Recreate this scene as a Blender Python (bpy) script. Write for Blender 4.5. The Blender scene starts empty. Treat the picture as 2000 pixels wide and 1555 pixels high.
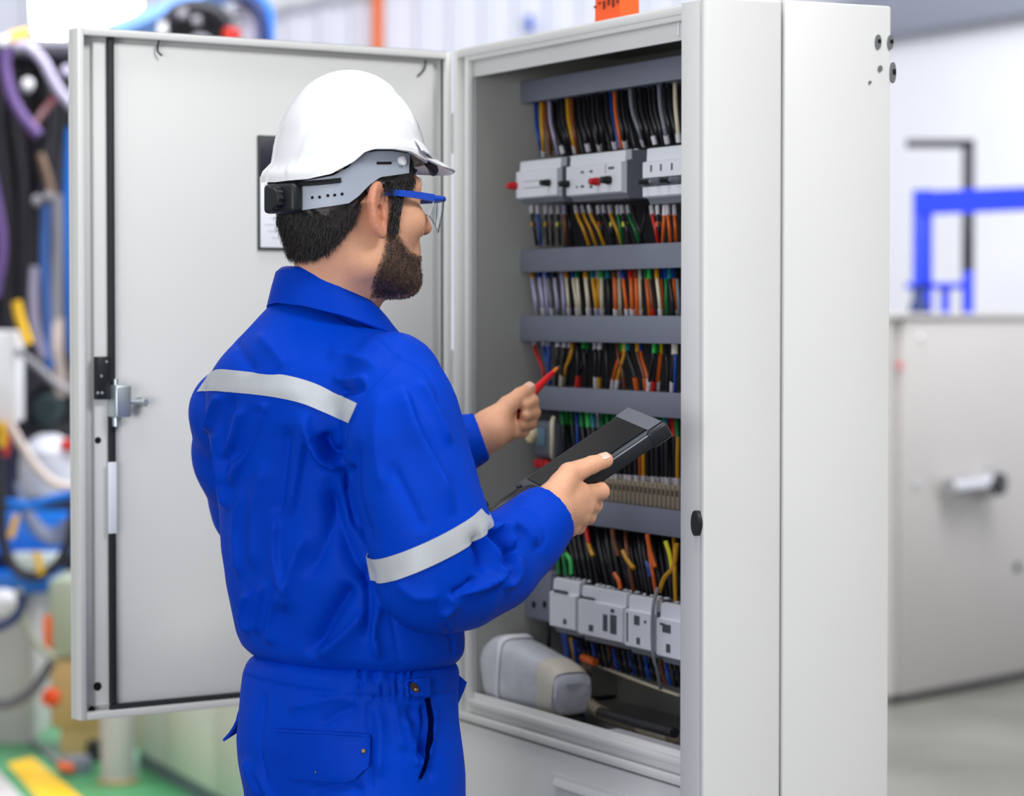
import bpy, bmesh, math, random
import numpy as np
from mathutils import Vector, Matrix, Euler
from mathutils.bvhtree import BVHTree

# ------------------------------------------------------------------ camera, world, lamps, exposure
S = bpy.context.scene
COL = S.collection
FPX = 5400.0                 # focal length in pixels of the 2000 x 1555 frame
HC = 1.56                    # camera height
HORIZON = 615.0
PITCH = math.atan((777.5 - HORIZON) / FPX)
cam_data = bpy.data.cameras.new('camera')
cam_data.sensor_width = 36.0
cam_data.sensor_fit = 'HORIZONTAL'
cam_data.lens = 36.0 * FPX / 2000.0
cam_data.clip_start = 0.1
cam_data.clip_end = 100
cam_data.dof.use_dof = True
cam_data.dof.focus_distance = 3.3
cam_data.dof.aperture_fstop = 4.6
cam_data.dof.aperture_blades = 0
cam = bpy.data.objects.new('camera', cam_data)
COL.objects.link(cam)
cam.location = (0, 0, HC)
cam.rotation_euler = (math.pi / 2 - PITCH, 0, 0)
S.camera = cam

world = bpy.data.worlds.new('world')
S.world = world
world.use_nodes = True
bg = world.node_tree.nodes['Background']
bg.inputs[0].default_value = (0.93, 0.96, 1.0, 1)
bg.inputs[1].default_value = 0.46


def area_light(name, loc, target, sx, sy, power, color=(1, 1, 1)):
    d = bpy.data.lights.new(name, 'AREA')
    d.shape = 'RECTANGLE'
    d.size, d.size_y = sx, sy
    d.energy = power
    d.color = color
    o = bpy.data.objects.new(name, d)
    COL.objects.link(o)
    o.location = loc
    o.rotation_euler = (Vector(target) - Vector(loc)).to_track_quat('-Z', 'Y').to_euler()
    return o


area_light('ceiling_light_near', (1.9, 1.5, 4.0), (0.0, 3.4, 1.2), 1.4, 1.0, 80)
area_light('ceiling_light_above', (-0.4, 3.3, 4.6), (-0.2, 3.4, 1.2), 1.2, 1.2, 44)
area_light('ceiling_light_aisle', (-2.5, 1.3, 3.6), (-0.1, 3.6, 1.3), 1.3, 1.3, 18)
area_light('fill_light_front', (-2.1, -2.0, 1.5), (0.0, 3.7, 1.0), 2.4, 2.2, 142, (0.97, 0.98, 1.0))  # added soft fill from behind the camera, lifts the lower parts
area_light('ceiling_light_back', (0.5, 9.5, 5.2), (0.5, 11.5, 0.5), 7.0, 3.0, 720, (0.96, 0.97, 1.0))

S.view_settings.view_transform = 'Standard'
S.view_settings.look = 'None'
S.view_settings.gamma = 1
S.view_settings.use_curve_mapping = False
S.view_settings.exposure = 0.0

# ------------------------------------------------------------------ helpers
random.seed(7)
RIGHT = Vector((1, 0, 0))
FWD = Vector((0, math.cos(PITCH), -math.sin(PITCH)))
UPV = Vector((0, math.sin(PITCH), math.cos(PITCH)))
EYE = Vector((0, 0, HC))


def ray(px, py):
    return RIGHT * ((px - 1000.0) / FPX) + UPV * (-(py - 777.5) / FPX) + FWD


def P(px, py, y):
    """the world point seen at this pixel of the photo, at world distance y"""
    d = ray(px, py)
    return EYE + d * (y / d.y)


def onfloor(px, py, z=0.0):
    d = ray(px, py)
    return EYE + d * ((z - HC) / d.z)


def proj_np(p):
    q = np.asarray(p, dtype=np.float64) - np.array([0, 0, HC])
    f = q @ np.array(FWD)
    return np.stack([1000 + FPX * q[:, 0] / f, 777.5 - FPX * (q @ np.array(UPV)) / f], 1)


def lin(c):
    c = c / 255.0
    return c / 12.92 if c <= 0.04045 else ((c + 0.055) / 1.055) ** 2.4


MATS = {}


def mat(name, rgb, rough=0.5, metal=0.0, spec=0.5, var=0.0, vscale=8.0, bump=0.0, bscale=200.0, emit=None, coat=0.0,
        trans=0.0, alpha=1.0, sheen=0.0, sss=0.0, ior=1.45):
    """a procedural material; rgb is sRGB 0..255"""
    if name in MATS:
        return MATS[name]
    m = bpy.data.materials.new(name)
    m.use_nodes = True
    nt = m.node_tree
    b = nt.nodes['Principled BSDF']
    col = (lin(rgb[0]), lin(rgb[1]), lin(rgb[2]), 1)
    b.inputs['Base Color'].default_value = col
    b.inputs['Roughness'].default_value = rough
    b.inputs['Metallic'].default_value = metal
    b.inputs['Specular IOR Level'].default_value = spec
    b.inputs['IOR'].default_value = ior
    b.inputs['Coat Weight'].default_value = coat
    b.inputs['Transmission Weight'].default_value = trans
    b.inputs['Alpha'].default_value = alpha
    b.inputs['Sheen Weight'].default_value = sheen
    if sss:
        b.inputs['Subsurface Weight'].default_value = sss
        b.inputs['Subsurface Radius'].default_value = (0.012, 0.004, 0.002)
        b.inputs['Subsurface Scale'].default_value = 0.6
    if emit:
        b.inputs['Emission Color'].default_value = (emit[0], emit[1], emit[2], 1)
        b.inputs['Emission Strength'].default_value = emit[3]
    tc = nt.nodes.new('ShaderNodeTexCoord')
    if var:
        n = nt.nodes.new('ShaderNodeTexNoise')
        n.inputs['Scale'].default_value = vscale
        n.inputs['Detail'].default_value = 4
        nt.links.new(tc.outputs['Object'], n.inputs['Vector'])
        r = nt.nodes.new('ShaderNodeMapRange')
        r.inputs['From Min'].default_value = 0.3
        r.inputs['From Max'].default_value = 0.7
        r.inputs['To Min'].default_value = 1 - var
        r.inputs['To Max'].default_value = 1 + var
        nt.links.new(n.outputs['Fac'], r.inputs['Value'])
        mx = nt.nodes.new('ShaderNodeVectorMath')
        mx.operation = 'SCALE'
        mx.inputs[0].default_value = col[:3]
        nt.links.new(r.outputs['Result'], mx.inputs['Scale'])
        nt.links.new(mx.outputs['Vector'], b.inputs['Base Color'])
    if bump:
        n2 = nt.nodes.new('ShaderNodeTexNoise')
        n2.inputs['Scale'].default_value = bscale
        n2.inputs['Detail'].default_value = 3
        nt.links.new(tc.outputs['Object'], n2.inputs['Vector'])
        bp = nt.nodes.new('ShaderNodeBump')
        bp.inputs['Strength'].default_value = bump
        bp.inputs['Distance'].default_value = 0.002
        nt.links.new(n2.outputs['Fac'], bp.inputs['Height'])
        nt.links.new(bp.outputs['Normal'], b.inputs['Normal'])
    MATS[name] = m
    return m


_RB = {}


def rbox_data(sx, sy, sz, r, seg):
    key = (round(sx, 5), round(sy, 5), round(sz, 5), round(r, 5), seg)
    if key not in _RB:
        bm = bmesh.new()
        bmesh.ops.create_cube(bm, size=1.0)
        for v in bm.verts:
            v.co = Vector((v.co.x * sx, v.co.y * sy, v.co.z * sz))
        r = min(r, 0.49 * min(sx, sy, sz))
        if r > 0:
            bmesh.ops.bevel(bm, geom=list(bm.edges), offset=r, segments=seg, profile=0.5, affect='EDGES')
        bm.verts.index_update()
        _RB[key] = ([v.co.copy() for v in bm.verts], [[v.index for v in f.verts] for f in bm.faces])
        bm.free()
    return _RB[key]


def frame_of(t):
    t = Vector(t).normalized()
    a = Vector((0, 0, 1)) if abs(t.z) < 0.9 else Vector((1, 0, 0))
    x = a.cross(t).normalized()
    return x, t.cross(x).normalized(), t


def spline(pts, n=8):
    """Catmull-Rom through pts"""
    pts = [Vector(p) for p in pts]
    if len(pts) < 3:
        return pts
    q = [pts[0] * 2 - pts[1]] + pts + [pts[-1] * 2 - pts[-2]]
    out = []
    for i in range(1, len(q) - 2):
        a, b, c, d = q[i - 1], q[i], q[i + 1], q[i + 2]
        for k in range(n):
            t = k / n
            out.append(0.5 * ((2 * b) + (c - a) * t + (2 * a - 5 * b + 4 * c - d) * t * t + (3 * b - a - 3 * c + d) * t ** 3))
    out.append(pts[-1])
    return out


class MB:
    """collects shapes in world coordinates; build() links them as ONE mesh object"""

    def __init__(self):
        self.v, self.f, self.m, self.cur = [], [], [], 0

    def add(self, vs, fs):
        o = len(self.v)
        self.v += [Vector(p) for p in vs]
        self.f += [[i + o for i in f] for f in fs]
        self.m += [self.cur] * len(fs)
        return self

    def box(self, M, c, s, r=0.0, seg=2):
        """box of size s centred at c in the frame M"""
        vs, fs = rbox_data(s[0], s[1], s[2], r, seg)
        c = Vector(c)
        return self.add([M @ (p + c) for p in vs], fs)

    def span(self, M, lo, hi, r=0.0, seg=2):
        lo, hi = Vector(lo), Vector(hi)
        return self.box(M, (lo + hi) / 2, [abs(hi[i] - lo[i]) for i in range(3)], r, seg)

    def tube(self, pts, rad, seg=10, caps=True, closed=False, flat=1.0):
        pts = [Vector(p) for p in pts]
        n = len(pts)
        rads = rad if isinstance(rad, (list, tuple)) else [rad] * n
        px = None
        vs = []
        for i, p in enumerate(pts):
            if closed:
                t = pts[(i + 1) % n] - pts[i - 1]
            else:
                t = pts[min(i + 1, n - 1)] - pts[max(i - 1, 0)]
            if t.length < 1e-9:
                t = Vector((0, 0, 1))
            t.normalize()
            if px is None:
                x, y, _ = frame_of(t)
            else:
                x = px - t * px.dot(t)
                x = x.normalized() if x.length > 1e-6 else frame_of(t)[0]
                y = t.cross(x)
            px = x
            for k in range(seg):
                a = 2 * math.pi * k / seg
                vs.append(p + x * (math.cos(a) * rads[i]) + y * (math.sin(a) * rads[i] * flat))
        fs = []
        for i in range(n if closed else n - 1):
            j = (i + 1) % n
            for k in range(seg):
                l = (k + 1) % seg
                fs.append([i * seg + k, i * seg + l, j * seg + l, j * seg + k])
        if caps and not closed:
            fs.append(list(range(seg))[::-1])
            fs.append([(n - 1) * seg + k for k in range(seg)])
        return self.add(vs, fs)

    def cyl(self, a, b, r, r2=None, seg=20):
        return self.tube([a, b], [r, r if r2 is None else r2], seg)

    def lathe(self, M, prof, seg=24, caps=True):
        """prof = [(radius, height)] about the local z axis of M"""
        vs, fs = [], []
        for (r, h) in prof:
            for k in range(seg):
                a = 2 * math.pi * k / seg
                vs.append(M @ Vector((r * math.cos(a), r * math.sin(a), h)))
        for i in range(len(prof) - 1):
            for k in range(seg):
                l = (k + 1) % seg
                fs.append([i * seg + k, i * seg + l, (i + 1) * seg + l, (i + 1) * seg + k])
        if caps:
            fs.append(list(range(seg))[::-1])
            fs.append([(len(prof) - 1) * seg + k for k in range(seg)])
        return self.add(vs, fs)

    def prism(self, M, poly, h0, h1):
        """poly in local xy, extruded along local z"""
        n = len(poly)
        vs = [M @ Vector((p[0], p[1], h0)) for p in poly] + [M @ Vector((p[0], p[1], h1)) for p in poly]
        fs = [list(range(n))[::-1], list(range(n, 2 * n))]
        fs += [[i, (i + 1) % n, (i + 1) % n + n, i + n] for i in range(n)]
        return self.add(vs, fs)

    def grid(self, rows, closed_u=False):
        nu, nv = len(rows[0]), len(rows)
        vs = [p for r in rows for p in r]
        fs = []
        for j in range(nv - 1):
            for i in range(nu if closed_u else nu - 1):
                k = (i + 1) % nu
                fs.append([j * nu + i, j * nu + k, (j + 1) * nu + k, (j + 1) * nu + i])
        return self.add(vs, fs)

    def sheet(self, rows, thick):
        """a grid surface given a real thickness (closed shell)"""
        nv, nu = len(rows), len(rows[0])
        nor = []
        for j in range(nv):
            r = []
            for i in range(nu):
                du = rows[j][min(i + 1, nu - 1)] - rows[j][max(i - 1, 0)]
                dv = rows[min(j + 1, nv - 1)][i] - rows[max(j - 1, 0)][i]
                nn = du.cross(dv)
                r.append(nn.normalized() if nn.length > 1e-12 else Vector((0, 0, 1)))
            nor.append(r)
        vs = [rows[j][i] + nor[j][i] * thick / 2 for j in range(nv) for i in range(nu)]
        vs += [rows[j][i] - nor[j][i] * thick / 2 for j in range(nv) for i in range(nu)]
        o = nu * nv
        fs = []
        for j in range(nv - 1):
            for i in range(nu - 1):
                a, b, c, d = j * nu + i, j * nu + i + 1, (j + 1) * nu + i + 1, (j + 1) * nu + i
                fs.append([a, b, c, d])
                fs.append([d + o, c + o, b + o, a + o])
        rim = [(0, i) for i in range(nu)] + [(j, nu - 1) for j in range(1, nv)] + [(nv - 1, i) for i in range(nu - 2, -1, -1)] + [(j, 0) for j in range(nv - 2, 0, -1)]
        ids = [j * nu + i for j, i in rim]
        for k in range(len(ids)):
            a, b = ids[k], ids[(k + 1) % len(ids)]
            fs.append([a, a + o, b + o, b])
        return self.add(vs, fs)

    def build(self, name, m, parent=None, smooth=30):
        me = bpy.data.meshes.new(name)
        o = bpy.data.objects.new(name, me)
        COL.objects.link(o)
        if parent is not None:
            base = parent.matrix_world_build
        else:
            lo = [min(p[i] for p in self.v) for i in range(3)]
            hi = [max(p[i] for p in self.v) for i in range(3)]
            base = Matrix.Translation(((lo[0] + hi[0]) / 2, (lo[1] + hi[1]) / 2, lo[2]))
        inv = base.inverted()
        me.from_pydata([tuple(inv @ p) for p in self.v], [], self.f)
        for mm in (m if isinstance(m, (list, tuple)) else [m]):
            me.materials.append(mm)
        if any(self.m):
            me.polygons.foreach_set('material_index', self.m)
        bm = bmesh.new()
        bm.from_mesh(me)
        bmesh.ops.recalc_face_normals(bm, faces=bm.faces)
        bm.to_mesh(me)
        bm.free()
        if smooth:
            me.shade_smooth()
            me.set_sharp_from_angle(angle=math.radians(smooth))
        me.update()
        if parent is not None:
            o.parent = parent.o
        else:
            o.matrix_world = base
        return Node(o, base)


class Node:
    """an object and the world matrix its children are built in"""

    def __init__(self, o, M):
        self.o, self.matrix_world_build = o, M


def thing(name, label, cat, loc, rotz=0.0, group=None):
    o = bpy.data.objects.new(name, None)
    COL.objects.link(o)
    o.empty_display_size = 0.05
    M = Matrix.Translation(Vector(loc)) @ Matrix.Rotation(rotz, 4, 'Z')
    o.matrix_world = M
    n = Node(o, M)
    return tag(n, label, cat, group)


def tag(n, label, cat=None, group=None, kind=None):
    n.o['label'] = label
    if cat:
        n.o['category'] = cat
    if group:
        n.o['group'] = group
    if kind:
        n.o['kind'] = kind
    return n


def struct(n):
    n.o['kind'] = 'structure'
    return n


I4 = Matrix.Identity(4)


def axes(o, x, y, z):
    """4x4 frame from an origin and three axis directions"""
    x, y, z = Vector(x).normalized(), Vector(y).normalized(), Vector(z).normalized()
    M = Matrix((x, y, z)).transposed().to_4x4()
    M.translation = Vector(o)
    return M


def zframe(o, z, hint=None):
    z = Vector(z).normalized()
    if hint is None:
        x, y, _ = frame_of(z)
    else:
        x = Vector(hint) - z * Vector(hint).dot(z)
        x.normalize()
        y = z.cross(x)
    return axes(o, x, y, z)
# ------------------------------------------------------------------ the hall: floor, walls
def floor_material():
    m = bpy.data.materials.new('floor_paint')
    m.use_nodes = True
    nt = m.node_tree
    b = nt.nodes['Principled BSDF']
    b.inputs['Roughness'].default_value = 0.35
    tc = nt.nodes.new('ShaderNodeTexCoord')
    n = nt.nodes.new('ShaderNodeTexNoise')
    n.inputs['Scale'].default_value = 1.3
    n.inputs['Detail'].default_value = 8
    nt.links.new(tc.outputs['Object'], n.inputs['Vector'])
    r = nt.nodes.new('ShaderNodeValToRGB')
    r.color_ramp.elements[0].position = 0.35
    r.color_ramp.elements[1].position = 0.65
    r.color_ramp.elements[0].color = (lin(88), lin(89), lin(82), 1)
    r.color_ramp.elements[1].color = (lin(112), lin(111), lin(104), 1)
    nt.links.new(n.outputs['Fac'], r.inputs['Fac'])
    nt.links.new(r.outputs['Color'], b.inputs['Base Color'])
    return m


fm = floor_material()
struct(MB().span(I4, (-9, -1, -0.1), (9, 19, 0)).build('floor', fm, smooth=0))


def floor_patch(name, pix, m, h):
    pts = [onfloor(x, y) for x, y in pix]
    mb = MB().prism(I4, [(p.x, p.y) for p in pts], 0.0, h)
    return struct(mb.build(name, m, smooth=0))


m_green = mat('floor_green', (78, 158, 104), 0.3, var=0.12, vscale=3)
m_yel = mat('floor_yellow', (250, 200, 40), 0.4, var=0.05)
m_pale = mat('floor_pale', (205, 200, 200), 0.4, var=0.05)
floor_patch('floor_marking', [(-700, 1200), (240, 1200), (240, 1385), (-700, 1388)], m_pale, 0.0015)
floor_patch('floor_marking', [(-700, 1390), (330, 1390), (520, 1640), (60, 1640), (-20, 1500), (-700, 1500)], m_green, 0.002)
floor_patch('floor_marking', [(14, 1493), (62, 1480), (255, 1640), (140, 1640)], m_yel, 0.004)
floor_patch('floor_marking', [(-700, 1512), (-4, 1506), (118, 1640), (-700, 1640)], m_pale, 0.003)
m_wall = mat('wall_white', (246, 247, 252), 0.6, var=0.02, vscale=2)
# corrugated sheet-metal wall
mb = MB()
x0, x1, yb = -8.5, 8.5, 17.0
prof, x, k = [], x0, 0
while x < x1:
    for dx, dy in ((0, 0), (0.10, 0), (0.12, -0.035), (0.16, -0.035), (0.18, 0)):
        prof.append((x + dx, yb + dy))
    x += 0.20
poly = prof + [(x1, yb + 0.12), (x0, yb + 0.12)]
mb.prism(I4, poly, 0, 6.0)
struct(mb.build('wall_back', mat('sheet_metal_white', (222, 224, 236), 0.45, var=0.03, vscale=1.0), smooth=20))
# smooth white wall on the right, running towards the camera
wa, wb = P(1480, 615, 17.2), P(2300, 615, 13.6)
wa.z = wb.z = 0
d = (wb - wa).normalized()
MW = axes(wa, d, (0, 0, 1), d.cross(Vector((0, 0, 1))))
L = (wb - wa).length
struct(MB().span(MW, (0, 0, -0.15), (L + 4, 6, 0)).build('wall_right', m_wall, smooth=0))
zt = P(1760, 30, P(1760, 30, 15.5).y).z
struct(MB().span(MW, (0.0, 3.14, 0), (L + 4, 3.4, 0.12), 0.01).build('trim_1', mat('trim_grey', (150, 155, 170), 0.5)))
struct(MB().span(MW, (0.0, 0, 0), (L + 4, 0.12, 0.02)).build('baseboard_right', mat('trim_grey', (150, 155, 170), 0.5)))
# ------------------------------------------------------------------ the open electrical cabinet
D0 = 3.45
NC = Vector((0.075 * D0, D0, 0))                         # near front corner on the floor
UD = Vector((-0.1 * 1.0, 0.2, 0)).normalized()
UD = Vector((-0.445, 0.896, 0)).normalized()             # along the front, towards the hinge
VD = Vector((UD.y, -UD.x, 0))                            # into the cabinet
MC = axes(NC, VD, UD, (0, 0, 1))                         # local x = depth, y = along front, z = up
CANG = math.atan2(VD.y, VD.x)


def uz(px, py, v):
    """(u, z) on the plane v = const of the cabinet seen at this pixel"""
    d = ray(px, py)
    t = (v - (EYE - NC).dot(VD)) / d.dot(VD)
    p = EYE + d * t
    return (p - NC).dot(UD), p.z


def CP(u, v, z):
    return MC @ Vector((v, u, z))


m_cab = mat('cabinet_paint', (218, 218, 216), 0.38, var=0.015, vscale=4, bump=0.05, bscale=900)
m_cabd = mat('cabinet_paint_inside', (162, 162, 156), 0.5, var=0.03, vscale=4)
m_rub = mat('rubber_black', (34, 35, 40), 0.6)
m_blk = mat('plastic_black', (26, 27, 31), 0.45)
m_zinc = mat('zinc', (190, 200, 205), 0.35, metal=0.8)
m_steel = mat('steel', (200, 200, 205), 0.2, metal=1.0)
m_grey = mat('duct_grey', (118, 123, 138), 0.5, var=0.02)
m_dark = mat('hole_black', (8, 8, 8), 0.9)
m_white = mat('plastic_white', (225, 228, 234), 0.4)

cab = thing('electrical_cabinet', 'tall pale grey electrical cabinet with its left door open on rows of wiring', 'cabinet', NC, CANG)
UH = 0.770
ZT = P(1405, -8, D0).z
uo, zo_b = uz(918, 1352, 0.0)
_, zo_t = uz(1322, 43, 0.0)
_, zs = uz(1326, 1496, 0.0)
zo_b = (zs + zo_b) / 2
_, zl = uz(1329, 1540, 0.0)
DEP = 0.255
UO = uo                                                    # inner left edge of the opening
# carcass panels
MB().span(MC, (0.0, UH - 0.003, 0.1), (DEP, UH, ZT)).build('side_panel', m_cab, cab)
MB().span(MC, (-0.022, 0.0, 0.0), (0.0915, 0.012, ZT), 0.005, 3).build('side_panel', m_cab, cab)
MB().span(MC, (0.0945, 0.0, 0.0), (DEP, 0.012, ZT), 0.003).build('side_panel', m_cab, cab)
MB().span(MC, (0.004, 0.012, ZT - 0.003), (DEP, UH - 0.003, ZT)).build('top_panel', m_cab, cab)
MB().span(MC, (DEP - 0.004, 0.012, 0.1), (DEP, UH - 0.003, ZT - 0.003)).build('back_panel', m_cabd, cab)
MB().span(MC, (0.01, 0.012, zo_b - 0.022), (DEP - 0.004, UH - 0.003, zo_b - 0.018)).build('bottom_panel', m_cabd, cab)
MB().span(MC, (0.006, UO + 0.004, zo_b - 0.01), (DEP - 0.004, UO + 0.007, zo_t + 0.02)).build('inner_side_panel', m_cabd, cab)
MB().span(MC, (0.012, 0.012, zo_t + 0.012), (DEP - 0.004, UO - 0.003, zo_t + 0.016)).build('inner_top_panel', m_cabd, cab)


def ring(mb, u0, u1, z0, z1, w, v0, v1, r=0.001):
    mb.span(MC, (v0, u0, z0), (v1, u0 + w, z1), r)
    mb.span(MC, (v0, u1 - w, z0), (v1, u1, z1), r)
    mb.span(MC, (v0, u0 + w, z0), (v1, u1 - w, z0 + w), r)
    mb.span(MC, (v0, u0 + w, z1 - w), (v1, u1 - w, z1), r)


mb = MB()
ring(mb, 0.012, UH - 0.003, zl + 0.004, ZT - 0.003, UH - UO - 0.006, 0.006, 0.012)
ring(mb, 0.012, UH - 0.003, zl + 0.004, ZT - 0.003, 0.012, -0.006, 0.006, 0.002)
ring(mb, 0.045, UO + 0.010, zo_b - 0.010, zo_t + 0.010, 0.010, -0.004, 0.006, 0.002)
mb.build('front_frame', m_cab, cab)
# panel below the sill with a louvre
lp = MB()
lp.span(MC, (0.0, 0.012, 0.0), (0.012, UH, zl), 0.003)
lp.build('lower_panel', m_cab, cab)
u1, z1 = uz(1080, 1508, 0.0)
lv = MB()
lv.span(MC, (-0.003, 0.08, z1 - 0.22), (0.001, u1, z1), 0.001)
vg = lv.build('vent_louvre', m_cab, cab)
sl = MB()
for k in range(9):
    zz = z1 - 0.012 - k * 0.0225
    sl.span(MC @ Matrix.Translation((-0.004, 0, zz)) @ Matrix.Rotation(0.5, 4, 'Y'), (-0.003, 0.09, -0.006), (0.001, u1 - 0.012, 0.006), 0.001)
sl.build('slat', m_cab, vg)
# closed narrow leaf on the right of the opening
ul, _ = uz(1330, 600, -0.022)
leaf = MB().span(MC, (-0.0225, 0.0125, 0.12), (-0.0075, ul, ZT - 0.004), 0.0015, 2).build('closed_door', m_cab, cab)
uk, zk = uz(1364, 1022, -0.022)
Mk = axes(CP(uk, -0.0235, zk), UD, (0, 0, 1), UD.cross(Vector((0, 0, 1))))
k = MB()
prof = [(0.010 * math.cos(a), 0.016 * math.sin(a)) for a in [i * math.pi / 12 for i in range(24)]]
k.prism(Mk, prof, -0.004, 0.002)
kk = k.build('lock_plug', m_blk, leaf)
MB().span(Mk, (-0.0012, -0.008, 0.0015), (0.0012, 0.008, 0.0028)).build('key_slot', m_dark, leaf)
# hardware holes on the far side panel


def side_pt(px, py):
    d = ray(px, py)
    t = (0 - (EYE - NC).dot(UD)) / d.dot(UD)
    p = EYE + d * t
    return p


SN = -UD
for px, py, w, h, nm in ((1714, 82, 0.0044, 0.0095, 'bolt'), (1738, 83, 0.0044, 0.0095, 'bolt'), (1718, 134, 0.003, 0.004, 'screw'), (1698, 161, 0.0018, 0.002, 'screw'), (1743, 142, 0.0044, 0.0135, 'latch_slot')):
    p = side_pt(px, py)
    Ms = axes(p, VD, (0, 0, 1), VD.cross(Vector((0, 0, 1))))
    b = MB()
    prof = [(w * math.cos(a), h * math.sin(a)) for a in [i * math.pi / 8 for i in range(16)]]
    b.prism(Ms, prof, -0.001, 0.0025)
    bn = b.build(nm, mat('dull_metal', (128, 130, 132), 0.4, metal=0.5), cab)
    if w > 0.004:
        MB().box(Ms, (0.001, 0.001, 0.003), (w * 0.9, h * 0.5, 0.002), 0.0005).build('slot', m_dark, bn)

# ------------------------------------------------------------------ the open door
HP = P(880, 615, 1.2 * D0)
EP = P(151, 615, 1.094 * D0)
DD = Vector((EP.x - HP.x, EP.y - HP.y, 0))
DW = DD.length
DD.normalize()
DN = Vector((-DD.y, DD.x, 0))
if DN.y > 0:
    DN = -DN                                               # the inside face, towards the viewer
DO = Vector((HP.x, HP.y, 0))
MD = axes(DO, DD, DN, (0, 0, 1))                           # local x along the door, y out of its inside face


def dxz(px, py, off=0.0):
    d = ray(px, py)
    t = (off - (EYE - DO).dot(DN)) / d.dot(DN)
    p = EYE + d * t
    return (p - DO).dot(DD), p.z


_, ZD1 = dxz(150, 53)
_, ZD0 = dxz(155, 1408)
door = MB().span(MD, (0.0, -0.024, ZD0), (DW, -0.020, ZD1), 0.001).build('open_door', m_cab, cab)
rim = MB()
rw = 0.010
for a, b in (((0, ZD0), (rw, ZD1)), ((DW - rw, ZD0), (DW, ZD1)), ((rw, ZD0), (DW - rw, ZD0 + rw)), ((rw, ZD1 - rw), (DW - rw, ZD1))):
    rim.span(MD, (a[0], -0.020, a[1]), (b[0], 0.004, b[1]), 0.0015)
rim.build('door_rim', m_cab, door)
gx0, gz1 = dxz(220, 69)
gx1, _ = dxz(874, 600)
_, gz0 = dxz(222, 1377)
pan = MB()
pan.span(MD, (rw + 0.012, -0.020, ZD0 + rw + 0.006), (DW - rw - 0.022, -0.012, ZD1 - rw - 0.006), 0.002)
pan.build('inner_panel', m_cab, door)
g = MB()
gw = 0.0095
g.span(MD, (gx0 - gw / 2, -0.012, gz0), (gx0 + gw / 2, -0.0035, gz1), 0.002)
g.span(MD, (gx1 - gw / 2, -0.012, gz0), (gx1 + gw / 2, -0.0035, gz1), 0.002)
g.span(MD, (gx1 - gw / 2, -0.012, gz0 - gw), (gx0 + gw / 2, -0.0035, gz0), 0.002)
g.span(MD, (gx1 - gw / 2, -0.012, gz1), (gx0 + gw / 2, -0.0035, gz1 + gw), 0.002)
g.build('gasket', m_rub, door)
# latch
ax, az1 = dxz(190, 697)
bx, az0 = dxz(216, 780)
MB().span(MD, (bx, -0.012, az0), (ax, 0.001, az1), 0.001).build('latch_plate', m_blk, door)
for px, py in ((208, 707), (198, 735), (199, 768), (191, 768)):
    x, z = dxz(px, py, 0.001)
    MB().lathe(axes(MD @ Vector((x, 0.001, z)), DD, (0, 0, 1), DN), [(0.0022, -0.0005), (0.0022, 0.0010), (0.0012, 0.0016)], 10).build('latch_screw', m_steel, door)
x0, z1 = dxz(216, 752, 0.0)
x1, z0 = dxz(247, 815, 0.0)
lt = MB().span(MD, (x1, -0.012, z0), (x0, 0.016, z1), 0.003, 3).build('latch_box', m_zinc, door)
xa, za = dxz(278, 785, 0.0)
lv = MB()
lv.cyl(MD @ Vector((x1 + 0.004, 0.004, za)), MD @ Vector((xa, 0.004, za)), 0.0038)
lv.lathe(axes(MD @ Vector((xa, -0.011, za)), DD, (0, 0, 1), DN), [(0.006, 0), (0.0075, 0.004), (0.0075, 0.018), (0.004, 0.021)], 6)
lv.build('latch_lever', m_zinc, door)
xr, zr = dxz(224, 815, 0.0)
MB().cyl(MD @ Vector((xr, 0.004, z0)), MD @ Vector((xr, 0.004, z0 - 0.012)), 0.005).build('latch_rod', m_zinc, door)
MB().cyl(MD @ Vector((xr, 0.004, z1)), MD @ Vector((xr, 0.004, z1 + 0.008)), 0.0035).build('latch_rod', m_zinc, door)
x0, z1 = dxz(213, 903, 0.0)
x1, z0 = dxz(230, 1042, 0.0)
MB().span(MD, (x1, -0.0035, z0), (x0, -0.0022, z1), 0.0003).build('sticker', mat('sticker_white', (226, 230, 240), 0.5), door)
for px, py, r in ((191, 860, 0.0045), (190, 1341, 0.006), (179, 1386, 0.005)):
    x, z = dxz(px, py, -0.012)
    MB().lathe(axes(MD @ Vector((x, -0.0125, z)), DD, (0, 0, 1), DN), [(r, 0), (r, 0.0015), (r * 0.6, 0.0018)], 16).build('door_hole', m_dark, door)
for px, py, l in ((308, 78, 0.03), (828, 118, 0.028)):
    x, z = dxz(px, py, -0.01)
    p0 = MD @ Vector((x, -0.006, z))
    MB().tube(spline([p0, p0 + Vector((-0.002, -0.002, -l * 0.5)), p0 + Vector((0.004 * (1 if px < 400 else -4), 0, -l * 0.75 if px < 400 else -l))]), 0.0016, 6).build('gasket_clip', m_rub, door)
for zz in (ZD0 + 0.12, (ZD0 + ZD1) / 2, ZD1 - 0.12):
    p0 = CP(UH + 0.006, -0.008, zz)
    MB().cyl(p0 - Vector((0, 0, 0.03)), p0 + Vector((0, 0, 0.03)), 0.006).build('hinge', m_cab, door)
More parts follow.
